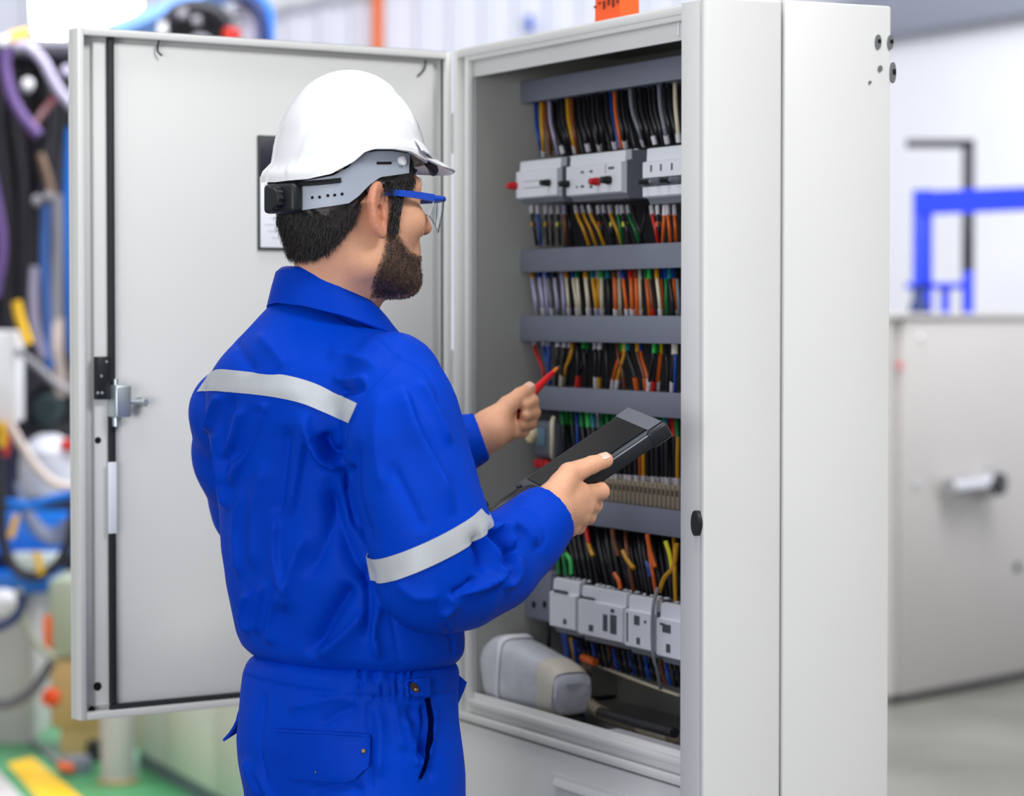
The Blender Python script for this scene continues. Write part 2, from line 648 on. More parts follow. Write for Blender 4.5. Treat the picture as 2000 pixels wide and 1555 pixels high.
# framed notice fixed to the inside of the door
x0, z1 = dxz(503, 264, -0.01)
x1, z0 = dxz(640, 490, -0.01)
no = thing('framed_notice', 'small dark-framed notice with white sheet on the inside of the open door', 'notice', MD @ Vector(((x0 + x1) / 2, -0.012, z0)))
MB().span(MD, (x1, -0.0116, z0), (x0, -0.007, z1), 0.001).build('backing_frame', mat('frame_dark', (52, 60, 58), 0.5), no)
xp, zp = dxz(509, 345, -0.006)
_, zp0 = dxz(509, 483, -0.006)
pg = MB().span(MD, (x1 + 0.004, -0.007, zp0), (xp, -0.0064, zp), 0.0002).build('paper_sheet', mat('paper', (238, 240, 246), 0.7), no)
tx = MB()
for k in range(9):
    zz = zp - 0.012 - k * 0.0095
    tx.span(MD, (x1 + 0.012, -0.0064, zz), (xp - 0.006 - (k % 3) * 0.006, -0.00615, zz + 0.0016))
tx.build('printed_lines', mat('print_grey', (196, 198, 206), 0.7), pg)
xq, zq = dxz(508, 272, -0.006)
MB().span(MD, (x1 + 0.004, -0.007, zp + 0.001), (xq, -0.0062, zq), 0.0002).build('picture_panel', mat('picture_dark', (38, 38, 52), 0.4), no)
# ------------------------------------------------------------------ what is mounted inside the cabinet
VP = 0.150                                               # front of the mounting plate
VF = 0.085                                               # fronts of the cable ducts
m_plate = mat('plate_dark', (30, 31, 36), 0.6)
_, zpl = uz(1180, 1262, VP)
zpl2 = ZT - 0.06
MB().span(MC, (VP, 0.02, zpl), (VP + 0.003, UO - 0.012, zpl2)).build('mounting_plate', m_plate, cab)
uL = min(uz(1016, 600, VF)[0], UO + 0.003)


def pz(px, py, v):
    return uz(px, py, v)[1]


def duct(y0, y1, name_label, ul=uL, ur=0.035):
    zt, zb = pz(1325, y0, VF), pz(1325, y1, VF)
    t = thing('cable_duct', name_label, 'cable duct', CP((ul + ur) / 2, VP, zb), CANG, 'grey cable ducts')
    MB().span(MC, (VF, ur, zb), (VF + 0.004, ul, zt), 0.0012).build('duct_cover', m_grey, t)
    b = MB()
    b.span(MC, (VP - 0.003, ur, zb + 0.001), (VP - 0.0004, ul, zt - 0.001))
    n = int((ul - ur) / 0.0125)
    for k in range(n):
        u = ur + (k + 0.5) * (ul - ur) / n
        for z in (zb + 0.001, zt - 0.003):
            b.span(MC, (VF + 0.004, u - 0.004, z), (VP - 0.003, u + 0.004, z + 0.002))
    b.build('slotted_trough', m_grey, t)
    return zt, zb


D1 = duct(108, 155, 'grey cable duct topmost in the open cabinet, above arched black wires')
D2 = duct(473, 523, 'grey cable duct just below the white relay modules and orange wires')
D3 = duct(617, 672, 'grey cable duct between the pale sleeved wires and the red screwdriver tip')
D4 = duct(768, 818, 'grey cable duct behind the red screwdriver, above the green wires')
D5 = duct(998, 1051, 'lowest grey cable duct, below the beige terminal strip')

# vertical slotted duct at the far end
t = thing('vertical_duct', 'narrow upright slotted grey duct at the far end of the cable rows', 'cable duct', CP(uL, VP, D5[1]), CANG)
uv0, uv1 = uz(1046, 700, 0.118)[0], uz(1030, 700, 0.118)[0]
m_teal = mat('duct_bluegrey', (104, 118, 132), 0.5)
for a, b in ((D5, D4), (D4, D3), (D3, D2), (D2, D1)):
    MB().span(MC, (0.122, uv0, a[0] + 0.002), (VP - 0.0004, uv1, b[1] - 0.002), 0.001).build('duct_wall', m_teal, t)
    n = int((b[1] - a[0]) / 0.009)
    s = MB()
    for k in range(n):
        z = a[0] + 0.005 + k * (b[1] - a[0] - 0.008) / max(n, 1)
        s.span(MC, (0.1205, uv0 + 0.002, z), (0.1222, uv1 - 0.002, z + 0.004))
    s.build('slot_row', mat('duct_slot', (40, 52, 60), 0.6), t)

# ---------------------------------------------------------------- DIN-rail modules
m_mod = mat('module_white', (222, 225, 232), 0.42)
m_mgr = mat('module_grey', (104, 108, 118), 0.45)
m_red = mat('knob_red', (190, 25, 35), 0.35)
m_print = mat('module_print', (70, 78, 84), 0.6)


def module(label, px0, px1, py0, py1, vn, group, cat='module', name='relay_module', marks=(), knobs=(), pxr=None):
    """a stepped DIN-rail housing whose nose (plane vn) fills px0..px1; py0/py1 at px1"""
    u1, u0 = uz(px0, py0, vn)[0], uz(px1, py0, vn)[0]
    z1, z0 = pz(px1, py0, vn), pz(px1, py1, vn)
    H = z1 - z0
    t = thing(name, label, cat, CP((u0 + u1) / 2, VP, z0), CANG, group)
    M = MC @ Matrix.Translation((0, u0, 0)) @ Matrix(((1, 0, 0, 0), (0, 0, 1, 0), (0, 1, 0, 0), (0, 0, 0, 1)))  # local x=v, y=z, z=u
    W = u1 - u0
    vs = vn + 0.014
    vf = vn + 0.0085
    face = [(vf, z0 + 0.10 * H), (vn + 0.002, z0 + 0.12 * H), (vn, z0 + 0.14 * H), (vn, z0 + 0.74 * H), (vn + 0.006, z0 + 0.76 * H), (vn + 0.007, z1 - 0.02 * H), (vn + 0.012, z1), (vn + 0.016, z1), (vn + 0.016, z0 + 0.80 * H), (vf, z0 + 0.78 * H)]
    MB().prism(M, face, 0.0006, W - 0.0006).build('front_cover', m_mod, t, smooth=20)
    back = [(vn + 0.012, z0), (vf + 0.0002, z0 + 0.099 * H), (vf + 0.0002, z0 + 0.775 * H), (vn + 0.0162, z0 + 0.80 * H), (vn + 0.0162, z1 - 0.01 * H), (vs + 0.02, z1 - 0.005 * H), (VP - 0.0004, z1 - 0.04 * H), (VP - 0.0004, z0 + 0.04 * H), (vs + 0.03, z0)]
    MB().prism(M, back, 0.0, W).build('housing', m_mgr, t, smooth=20)
    for k in range(max(2, int(W / 0.016))):
        u = u0 + (k + 0.5) * W / max(2, int(W / 0.016))
        MB().lathe(zframe(CP(u, vs + 0.014, z1 - 0.006), Vector((0, 0, 1))), [(0.0045, 0), (0.0045, 0.006), (0.003, 0.0075)], 8).build('terminal_screw', m_mod, t)
    for (fu, fz, w, h) in marks:
        c = (vn - 0.0002, u1 - fu * W, z0 + fz * H)
        MB().box(MC, c, (0.0006, w * W, h * H)).build('printed_mark', m_print, t)
    for (fu, fz, r, col) in knobs:
        c = CP(u1 - fu * W, vn, z0 + fz * H)
        mm = {'red': m_red, 'black': m_blk, 'grey': m_mgr}[col]
        MB().lathe(zframe(c, -VD), [(r, -0.0005), (r, 0.006), (r * 0.85, 0.008), (r * 0.8, 0.014), (r * 0.6, 0.0155)], 14).build('knob', mm, t)
    return t


GM = 'white relay modules on the upper rail'
module('white relay module farthest along the upper rail, red knob at its edge', 1008, 1088, 306, 392, 0.052, GM,
       marks=((0.45, 0.35, 0.5, 0.012), (0.5, 0.5, 0.6, 0.008)), knobs=((0.0, 0.42, 0.0058, 'red'), (0.82, 0.42, 0.0052, 'black')))
module('middle white relay module with dotted markings and a red and black knob', 1106, 1214, 291, 386, 0.050, GM,
       marks=((0.30, 0.60, 0.05, 0.05), (0.46, 0.60, 0.05, 0.05), (0.3, 0.3, 0.06, 0.05), (0.46, 0.28, 0.05, 0.06), (0.2, 0.3, 0.03, 0.04), (0.82, 0.63, 0.1, 0.05), (0.72, 0.62, 0.004, 0.2)),
       knobs=((0.04, 0.38, 0.0052, 'black'), (0.60, 0.37, 0.0058, 'red'), (0.80, 0.38, 0.0060, 'black')))
module('white relay module nearest the closed leaf, black switches below its face', 1255, 1352, 278, 392, 0.054, GM,
       marks=((0.18, 0.62, 0.03, 0.12), (0.38, 0.62, 0.03, 0.12), (0.6, 0.62, 0.03, 0.12), (0.4, 0.38, 0.85, 0.16)),
       knobs=((0.12, 0.38, 0.004, 'black'), (0.35, 0.38, 0.0045, 'grey'), (0.55, 0.38, 0.004, 'black'), (0.75, 0.38, 0.004, 'grey')))
GB = 'white modules on the bottom rail'
bm_ = (((1073, 1124), 1138, 1246, 'white module on the bottom rail beside the grey box with two holes', ((0.45, 0.78, 0.55, 0.06), (0.6, 0.25, 0.12, 0.10))),
       ((1129, 1216), 1160, 1270, 'white module on the bottom rail with two dark columns of printed figures', ((0.22, 0.80, 0.34, 0.05), (0.30, 0.27, 0.10, 0.12), (0.62, 0.42, 0.10, 0.30), (0.80, 0.42, 0.14, 0.34), (0.78, 0.66, 0.08, 0.07))),
       ((1220, 1274), 1172, 1287, 'white module on the bottom rail left of the thin grey cable', ((0.10, 0.45, 0.05, 0.5), (0.45, 0.60, 0.20, 0.16), (0.5, 0.25, 0.12, 0.12), (0.75, 0.6, 0.08, 0.05))),
       ((1282, 1350), 1190, 1310, 'white module on the bottom rail right of the thin grey cable', ((0.30, 0.60, 0.24, 0.14), (0.35, 0.28, 0.12, 0.14), (0.18, 0.66, 0.14, 0.04))))
for (a, b), y0, y1, lab, mk in bm_:
    module(lab, a, b, y0, y1, 0.066, GB, name='control_module', marks=mk)
# thin grey cable hanging in front of the bottom modules
p = [CP(*(uz(x, y, v)[:1] + (v,) + uz(x, y, v)[1:])) for x, y, v in ((1284, 1150, 0.075), (1277, 1180, 0.06), (1274, 1225, 0.058), (1276, 1280, 0.060), (1284, 1310, 0.075), (1290, 1345, 0.1))]
tag(MB().tube(spline(p), 0.0026, 8).build('hanging_cable', mat('cable_grey', (120, 124, 128), 0.5)), 'thin grey cable hanging in front of the bottom white modules', 'cable')


def CPX(px, py, v):
    u, z = uz(px, py, v)
    return CP(u, v, z)


# grey plate with two black holes, left of the bottom modules
z1, z0 = pz(1072, 1118, 0.092), pz(1072, 1216, 0.092)
u1, u0 = min(uz(1022, 1150, 0.092)[0], UO + 0.003), uz(1076, 1150, 0.092)[0]
t = thing('terminal_box', 'grey box with two black holes at the far end of the bottom rail', 'box', CP((u0 + u1) / 2, VP, z0), CANG)
MB().span(MC, (0.092, u0, z0), (VP - 0.0004, u1, z1), 0.003).build('box_body', m_grey, t)
for px in (1043, 1064):
    c = CPX(px, 1181, 0.092)
    MB().lathe(zframe(c, -VD), [(0.0055, -0.001), (0.0055, 0.001), (0.004, 0.0014)], 14).build('socket_hole', m_dark, t)

# beige terminal strip above the lowest duct
m_beige = mat('terminal_beige', (150, 138, 118), 0.6)
zt, zb = pz(1325, 950, 0.088), D5[0] + 0.0006
ua, ub = uz(1178, 960, 0.088)[0], uz(1326, 960, 0.088)[0]
nb = 20
for k in range(nb):
    u = ua + (ub - 0.02 - ua) * k / (nb - 1)
    b = MB()
    b.span(MC, (0.088, u - 0.0042, zb), (VP - 0.0004, u + 0.0042, zt), 0.0008)
    n = b.build('terminal_block', m_beige)
    tag(n, 'slim beige terminal block in the strip above the lowest grey duct', 'terminal block', 'beige terminal blocks in one strip')
    MB().span(MC, (0.0872, u - 0.0022, zb + (zt - zb) * 0.55), (0.0884, u + 0.0022, zb + (zt - zb) * 0.8)).build('clamp_hole', mat('clamp_dark', (74, 66, 56), 0.6), n)

# ---------------------------------------------------------------- wires
WC = {'k': (22, 22, 27), 'y': (206, 148, 20), 'o': (214, 96, 20), 'r': (200, 36, 30), 'g': (16, 116, 54), 'b': (20, 66, 150), 'w': (222, 218, 224),
      'c': (214, 204, 178), 'l': (176, 172, 206), 'n': (118, 66, 38), 't': (24, 120, 132), 'e': (120, 124, 134), 'Y': (216, 206, 40), 'G': (60, 190, 90)}
WN = {'k': 'black', 'y': 'yellow', 'o': 'orange', 'r': 'red', 'g': 'green', 'b': 'blue', 'w': 'white', 'c': 'cream', 'l': 'pale lilac', 'n': 'brown', 't': 'teal', 'e': 'grey', 'Y': 'bright yellow', 'G': 'light green'}


def wm(c):
    return mat('wire_' + WN[c].replace(' ', '_'), WC[c], 0.4)


def wire(c, pts, row, r=0.0024, top=None, bot=None, tl=0.016, bl=0.016):
    """an insulated wire through world points; top / bot = colour of a sleeve on its end"""
    r *= 0.86
    sp = spline(pts, 6)
    n = tag(MB().tube(sp, r, 8).build('wire', wm(c)), '%s wire %s' % (WN[c], row), 'wire', '%s wires %s' % (WN[c], row))
    for col, seq, l in ((top, sp, tl), (bot, sp[::-1], bl)):
        if col:
            acc, q = 0.0, [seq[0]]
            for a, b in zip(seq, seq[1:]):
                if acc + (b - a).length >= l:
                    q.append(a + (b - a) * ((l - acc) / max((b - a).length, 1e-6)))
                    break
                acc += (b - a).length
                q.append(b)
            if len(q) > 1:
                MB().tube(q, r * 1.32, 8).build('wire_sleeve', wm(col), n)
    return n


def lerp(a, b, t):
    return a + (b - a) * t


R = random.Random(3)
# row under the topmost duct: black wires arching down into the relay modules
row = 'arching down from the topmost duct to the relay modules'
seq = [(1046, 'b', 1058), (1058, 'y', 1062), (1066, 'n', 1076), (1072, 'l', 1090), (1080, 'k', 1100), (1090, 'k', 1112), (1098, 'k', 1118), (1108, 'y', 1124), (1116, 'n', 1128),
       (1122, 'k', 1138), (1131, 'k', 1150), (1140, 'k', 1160), (1149, 'k', 1170), (1158, 'k', 1172), (1166, 'k', 1184), (1175, 'k', 1192), (1184, 'k', 1202), (1192, 'b', 1210), (1200, 'o', 1214),
       (1207, 'k', 1222), (1215, 'k', 1232), (1222, 'k', 1240), (1230, 'e', 1258), (1240, 'k', 1262), (1250, 'k', 1272), (1258, 'k', 1280), (1268, 'k', 1288), (1277, 'k', 1296), (1287, 'e', 1304), (1296, 'k', 1314), (1306, 'k', 1322), (1318, 'c', 1326)]
for i, (xa, c, xb) in enumerate(seq):
    f = (xa - 1045) / 280
    ya, yb = lerp(196, 150, f), lerp(302, 274, (xb - 1045) / 280)
    dv = R.uniform(-0.008, 0.008)
    wire(c, [CPX(xa, ya - 8, 0.115 + dv), CPX(lerp(xa, xb, 0.15), lerp(ya, yb, 0.4), 0.098 + dv), CPX(lerp(xa, xb, 0.55), lerp(ya, yb, 0.72), 0.094 + dv), CPX(xb, yb + 4, 0.104)], row, R.choice((0.0026, 0.0031, 0.0034)),
         bot='w' if i % 3 == 1 else None, bl=0.012)
# filler of dark wires further back in the same row
for i in range(16):
    xa = 1046 + i * 17.5 + R.uniform(-3, 3)
    f = (xa - 1045) / 280
    wire('k', [CPX(xa, lerp(190, 146, f), 0.135), CPX(xa + 6, lerp(240, 200, f), 0.125), CPX(xa + 16, lerp(296, 270, f), 0.13)], 'hanging behind the arched wires of the topmost row', 0.0036)
# row between the relay modules and the second duct
row = 'running from the relay modules down into the second duct'
seq = [(1038, 'k', 1048, 'w', 'y'), (1050, 'b', 1056, 'w', None), (1066, 'k', 1070, 'w', 'y'), (1077, 'k', 1080, 'w', None), (1090, 'k', 1094, 'w', 'Y'), (1102, 'n', 1106, 'l', None), (1110, 'k', 1118, None, None),
       (1124, 'y', 1150, 'w', None), (1137, 'y', 1164, 'w', None), (1150, 'y', 1180, 'w', None), (1168, 'k', 1180, 'w', 'o'), (1178, 'k', 1200, 'w', None), (1190, 'y', 1214, 'w', None), (1194, 'k', 1200, 'w', 'Y'),
       (1206, 'g', 1216, 'w', None), (1214, 'k', 1232, 'w', 'Y'), (1225, 'g', 1250, 'w', None), (1236, 'k', 1256, None, None), (1262, 'k', 1250, None, None), (1272, 'r', 1286, 'w', None), (1284, 'k', 1290, 'w', 'o'),
       (1298, 'o', 1294, 'w', None), (1304, 'o', 1310, 'w', None), (1317, 'o', 1321, 'w', None)]
for i, (xa, c, xb, tp, s2) in enumerate(seq):
    v = 0.100 + R.uniform(-0.006, 0.006)
    n = wire(c, [CPX(xa, 403, v + 0.006), CPX(lerp(xa, xb, 0.2), 425, v), CPX(lerp(xa, xb, 0.6), 448, v), CPX(xb, 478, v + 0.012)], row, 0.0027, top=tp, tl=0.017)
    if s2:
        MB().lathe(zframe(CPX(lerp(xa, xb, 0.35), 438, v), (0, 0, 1)), [(0.002, -0.004), (0.0044, -0.003), (0.0044, 0.003), (0.002, 0.004)], 10).build('wire_marker', wm(s2), n)
# row of pale sleeved wires between the second and third duct
row = 'between the second and third duct'
seq = [(1040, 'l', 'y', None), (1054, 'l', 'b', 'w'), (1064, 'l', 'l', None), (1070, 'e', 'b', 'w'), (1083, 'l', 'k', 'e'), (1098, 'l', 'l', None), (1106, 'c', 'y', 'w'), (1120, 'c', 'b', 'w'), (1127, 'c', 'g', None),
       (1144, 'c', 'y', 'w'), (1158, 'y', 't', 'l'), (1167, 'y', 'l', None), (1174, 'c', 'G', 'w'), (1187, 'k', 't', None), (1200, 'o', 'n', 'w'), (1208, 'c', 'l', None), (1217, 'o', 'b', 'w'), (1232, 'o', 'r', 'w'),
       (1242, 'o', 'n', None), (1248, 'c', 'w', 'w'), (1262, 'o', 'g', None), (1268, 'n', 'G', 'r'), (1283, 'c', 'y', 'w'), (1290, 'o', 'b', None), (1300, 'g', 'b', None), (1308, 'k', 't', None), (1315, 'o', 'b', 'w'), (1322, 'e', 'k', None)]
for i, (xa, c, tp, bt) in enumerate(seq):
    f = (xa - 1035) / 290
    v = 0.098 + R.uniform(-0.005, 0.006)
    xb = xa + R.uniform(2, 9)
    ya, yb = 526, lerp(612, 618, f)
    wire(c, [CPX(xa, ya, v + 0.012), CPX(xa + 1, 552, v), CPX(lerp(xa, xb, 0.7), 588, v - 0.002), CPX(xb, yb, v + 0.006)], row, R.choice((0.0028, 0.0034)), top=tp, tl=0.026, bot=bt, bl=0.012)
# row in front of which the screwdriver points
row = 'between the third duct and the duct behind the screwdriver'
seq = [(1044, 'r', 1066, 'w', None), (1062, 'b', 1076, 'w', None), (1072, 'b', 1072, 'l', None), (1090, 'k', 1086, 'w', None), (1102, 'k', 1096, 'w', 'c'), (1118, 'y', 1098, None, 'c'), (1112, 'k', 1108, 'w', None), (1128, 'k', 1130, None, 'r'),
       (1148, 'k', 1126, 'g', 'r'), (1140, 'k', 1146, 'G', None), (1163, 'k', 1164, 'w', 'w'), (1172, 'k', 1170, 'w', 'y'), (1184, 'k', 1188, None, None), (1212, 'o', 1196, 'G', 'w'), (1220, 'y', 1204, 'Y', 'w'), (1206, 'n', 1220, None, None), (1226, 'k', 1244, 't', 'o'),
       (1245, 'n', 1262, 'y', 'o'), (1250, 'o', 1268, 'b', 'w'), (1278, 'k', 1266, 'G', 'w'), (1282, 'k', 1276, 'g', 'r'), (1290, 'o', 1284, 'Y', 'w'), (1302, 'k', 1306, None, None), (1316, 'k', 1312, 'w', 'w'), (1320, 'b', 1318, 'c', None)]
for i, (xa, c, xb, tp, bt) in enumerate(seq):
    f = (xa - 1035) / 290
    v = 0.100 + R.uniform(-0.006, 0.008)
    wire(c, [CPX(xa, lerp(656, 672, f), v + 0.008), CPX(lerp(xa, xb, 0.1), lerp(685, 700, f), v), CPX(lerp(xa, xb, 0.7), lerp(718, 735, f), v), CPX(xb, lerp(748, 768, f), v + 0.006)], row, R.choice((0.0027, 0.0033)), top=tp, tl=0.02, bot=bt, bl=0.018)
# row above the terminal strip
row = 'coming down from the fourth duct to the beige terminal strip'
seq = [(1098, 'k', 1106, 'g'), (1106, 'k', 1120, 'G'), (1116, 'k', 1128, 'g'), (1126, 'b', 1130, None), (1136, 'k', 1150, 'g'), (1148, 'k', 1160, 'G'), (1158, 'k', 1166, 't'), (1166, 'k', 1180, 'w'), (1176, 'k', 1188, 'g'), (1186, 'k', 1196, 'g'),
       (1198, 'k', 1204, 'g'), (1208, 'k', 1214, 'Y'), (1218, 'k', 1224, 'G'), (1228, 'k', 1232, None), (1238, 'k', 1244, 'g'), (1246, 'o', 1252, 'y'), (1254, 'y', 1258, 'Y'), (1264, 'k', 1268, 'g'), (1272, 'k', 1276, 'Y'), (1282, 'k', 1286, 'g'), (1292, 'k', 1296, 'g'),
       (1300, 'k', 1304, 't'), (1306, 'k', 1312, 'r'), (1314, 'k', 1318, 'r'), (1322, 'y', 1324, 'g')]
for i, (xa, c, xb, tp) in enumerate(seq):
    f = (xa - 1045) / 280
    v = 0.098 + R.uniform(-0.006, 0.008)
    wire('k' if (i % 3 == 0 and c == 'k') else c, [CPX(xa, lerp(792, 820, f), v + 0.008), CPX(xa + 2, lerp(830, 856, f), v), CPX(lerp(xa, xb, 0.7), lerp(890, 906, f), v), CPX(xb, lerp(934, 953, f), v + 0.004)], row, R.choice((0.0028, 0.0034)),
         top=tp, tl=0.03, bot='w', bl=0.014)
    if i % 2:
        wire('k', [CPX(xa + 6, lerp(792, 820, f), 0.125), CPX(xa + 9, lerp(870, 880, f), 0.12), CPX(xa + 11, lerp(930, 950, f), 0.125)], 'hanging behind the coloured wires above the terminal strip', 0.0036)
# black wires from the lowest duct to the bottom modules
row = 'sweeping from the lowest duct down to the bottom modules'
seq = [(1084, 'k', 1096, None), (1092, 'k', 1110, None), (1100, 'k', 1118, None), (1110, 'k', 1132, None), (1120, 'k', 1140, None), (1130, 'k', 1152, None), (1143, 'k', 1160, None), (1150, 'k', 1172, None), (1158, 'k', 1180, None), (1168, 'k', 1192, None), (1176, 'k', 1200, None),
       (1185, 'k', 1206, None), (1196, 'k', 1218, None), (1206, 'k', 1232, None), (1212, 'k', 1238, None), (1222, 'n', 1240, None), (1230, 'k', 1252, None), (1240, 'k', 1262, None), (1248, 'k', 1268, None), (1256, 'k', 1276, None), (1266, 'o', 1284, None), (1276, 'k', 1296, None), (1288, 'k', 1306, None),
       (1300, 'k', 1316, None), (1308, 'k', 1322, None), (1316, 'y', 1320, None)]
for i, (xa, c, xb, tp) in enumerate(seq):
    f = (xa - 1080) / 245
    v = 0.096 + R.uniform(-0.006, 0.008)
    yb = lerp(1126, 1186, (xb - 1080) / 245)
    wire(c, [CPX(xa, lerp(1008, 1050, f), v + 0.012), CPX(xa + 2, lerp(1050, 1084, f), v - 0.002), CPX(lerp(xa, xb, 0.5), lerp(1092, 1128, f), v - 0.006), CPX(xb, yb, v + 0.006)], row, R.choice((0.0031, 0.0036, 0.004)), bot='w' if i % 2 else None, bl=0.008)
for c, pts in (('r', ((1143, 1022), (1146, 1042), (1150, 1062))), ('y', ((1149, 1060), (1153, 1074), (1158, 1086))), ('o', ((1264, 1044), (1270, 1076), (1280, 1108))), ('n', ((1196, 1034), (1200, 1060), (1208, 1086))), ('y', ((1216, 1076), (1226, 1095), (1238, 1110))), ('y', ((1322, 1062), (1316, 1105), (1298, 1128), (1288, 1156))), ('Y', ((1300, 1058), (1308, 1084), (1312, 1110))), ('g', ((1078, 1060), (1088, 1084), (1092, 1122))), ('g', ((1090, 1066), (1100, 1088), (1106, 1124))),
               ('G', ((1106, 1082), (1114, 1096), (1116, 1122))), ('b', ((1262, 1098), (1268, 1112), (1270, 1126))), ('o', ((1200, 1120), (1208, 1134), (1212, 1150)))):
    wire(c, [CPX(x, y, 0.084) for x, y in pts], 'short and bright in front of the black wires over the bottom modules', 0.0036)
for i in range(14):
    xa = 1080 + i * 18
    f = i / 13.6
    wire('k', [CPX(xa, lerp(1006, 1050, f), 0.132), CPX(xa + 10, lerp(1070, 1108, f), 0.126), CPX(xa + 20, lerp(1130, 1186, f), 0.132)], 'hanging behind the wires over the bottom modules', 0.004)
# blue and black wires under the bottom modules
row = 'drooping under the bottom white modules'
for i in range(20):
    xa = 1128 + i * 10.2
    f = (xa - 1128) / 200
    c = ('b', 'k', 'k', 'b', 'k', 'k', 'n', 'b', 'k', 'k')[i % 10]
    v = 0.105 + R.uniform(-0.01, 0.012)
    wire(c, [CPX(xa, lerp(1250, 1302, f), v), CPX(xa + 3, lerp(1272, 1326, f), v - 0.006), CPX(xa + 9, lerp(1288, 1344, f), v + 0.004), CPX(xa + 17, lerp(1262, 1318, f), v + 0.012)], row, 0.0034)
row = 'running down the back past the plastic covered device'
for i, (c, pts) in enumerate((('b', ((1098, 1236), (1106, 1280), (1120, 1330), (1124, 1380))), ('b', ((1104, 1238), (1112, 1290), (1122, 1340), (1128, 1392))), ('k', ((1112, 1240), (1118, 1300), (1128, 1350), (1130, 1400))), ('y', ((1115, 1246), (1120, 1272), (1122, 1292), (1128, 1330))),
                              ('k', ((1070, 1216), (1072, 1250), (1070, 1290), (1074, 1330))), ('b', ((1120, 1250), (1128, 1310), (1132, 1370), (1140, 1410))))):
    wire(c, [CPX(x, y, 0.118 - 0.004 * i) for x, y in pts], row, 0.0034)
# orange and beige cables along the bottom
wire('o', [CPX(1139, 1284, 0.09), CPX(1150, 1289, 0.088), CPX(1163, 1294, 0.09)], 'stub end on the beige conduit bend', 0.007)
wire('c', [CPX(1172, 1302, 0.12), CPX(1215, 1318, 0.112), CPX(1268, 1338, 0.112), CPX(1326, 1358, 0.118)], 'thin and long in the lower bay below the blue wires', 0.003)
m_cond = mat('conduit_beige', (136, 124, 108), 0.6)
pts = spline([CPX(1150, 1296, 0.100), CPX(1141, 1326, 0.095), CPX(1142, 1356, 0.090), CPX(1160, 1382, 0.086), CPX(1200, 1402, 0.086), CPX(1262, 1424, 0.086), CPX(1330, 1450, 0.086)], 10)
t = MB()
t.tube(pts, [0.0085 + 0.0009 * (k % 2) for k in range(len(pts))], 12)
t = t.build('conduit', m_cond)
tag(t, 'beige corrugated conduit bending down and along the cabinet bottom', 'conduit')
lab_ = [CPX(1252, 1419, 0.086), CPX(1310, 1441, 0.086)]
MB().tube(lab_, 0.0102, 12).build('printed_sleeve', mat('sleeve_cream', (196, 190, 170), 0.6), t)
pts = [CPX(1172, 1408, 0.07), CPX(1230, 1428, 0.068), CPX(1318, 1462, 0.068)]
for q in pts:
    q.z = max(q.z, zo_b - 0.0176 + 0.0285)
tag(MB().tube(spline(pts), 0.0075, 12).build('power_cable', m_blk), 'thick black cable lying along the cabinet bottom under the beige conduit', 'cable')
# pale sheet lying on the cabinet bottom
zf = zo_b - 0.0178
u1, u0 = uz(1150, 1420, 0.03)[0], 0.05
tag(MB().span(MC, (0.014, u0, zf), (0.050, u0 + 0.30, zf + 0.02), 0.002).build('tray', mat('tray_pale', (196, 194, 200), 0.5)), 'pale shallow tray on the cabinet bottom behind the sill', 'tray')

# ---------------------------------------------------------------- meter and plastic-covered device
c = CPX(1052, 856, 0.075)
Mm = axes(c, UD * -1, (0, 0, 1), -VD)
t = thing('panel_meter', 'small meter with bluish display and cream button below the fourth duct, beside the raised hand', 'meter', CPX(1052, 905, 0.11), CANG)
b = MB()
b.box(Mm, (0, -0.003, -0.028), (0.066, 0.056, 0.05), 0.012, 4)
b.build('meter_body', mat('meter_grey', (92, 98, 106), 0.45), t)
b = MB().box(Mm, (0.004, 0.002, -0.002), (0.026, 0.026, 0.003), 0.001).build('display', mat('display_blue', (92, 124, 142), 0.2), t)
MB().lathe(axes(Mm @ Vector((-0.023, 0.004, -0.003)), UD * -1, (0, 0, 1), -VD), [(0.0125, 0), (0.0125, 0.006), (0.010, 0.009)], 18).build('button', mat('button_cream', (226, 206, 160), 0.4), t)
for dx in (-0.016, 0.0, 0.016):
    MB().box(Mm, (dx, -0.038, -0.012), (0.013, 0.012, 0.02), 0.002).build('terminal_cap', m_red, t)
pts = spline([Mm @ Vector((0.028, 0.030, -0.01)), Mm @ Vector((0.044, 0.022, 0.0)), Mm @ Vector((0.048, -0.004, 0.002)), Mm @ Vector((0.040, -0.024, -0.002)), Mm @ Vector((0.027, -0.028, -0.012))], 8)
MB().tube(pts, 0.0035, 8).build('loop_cable', wm('c'), t)

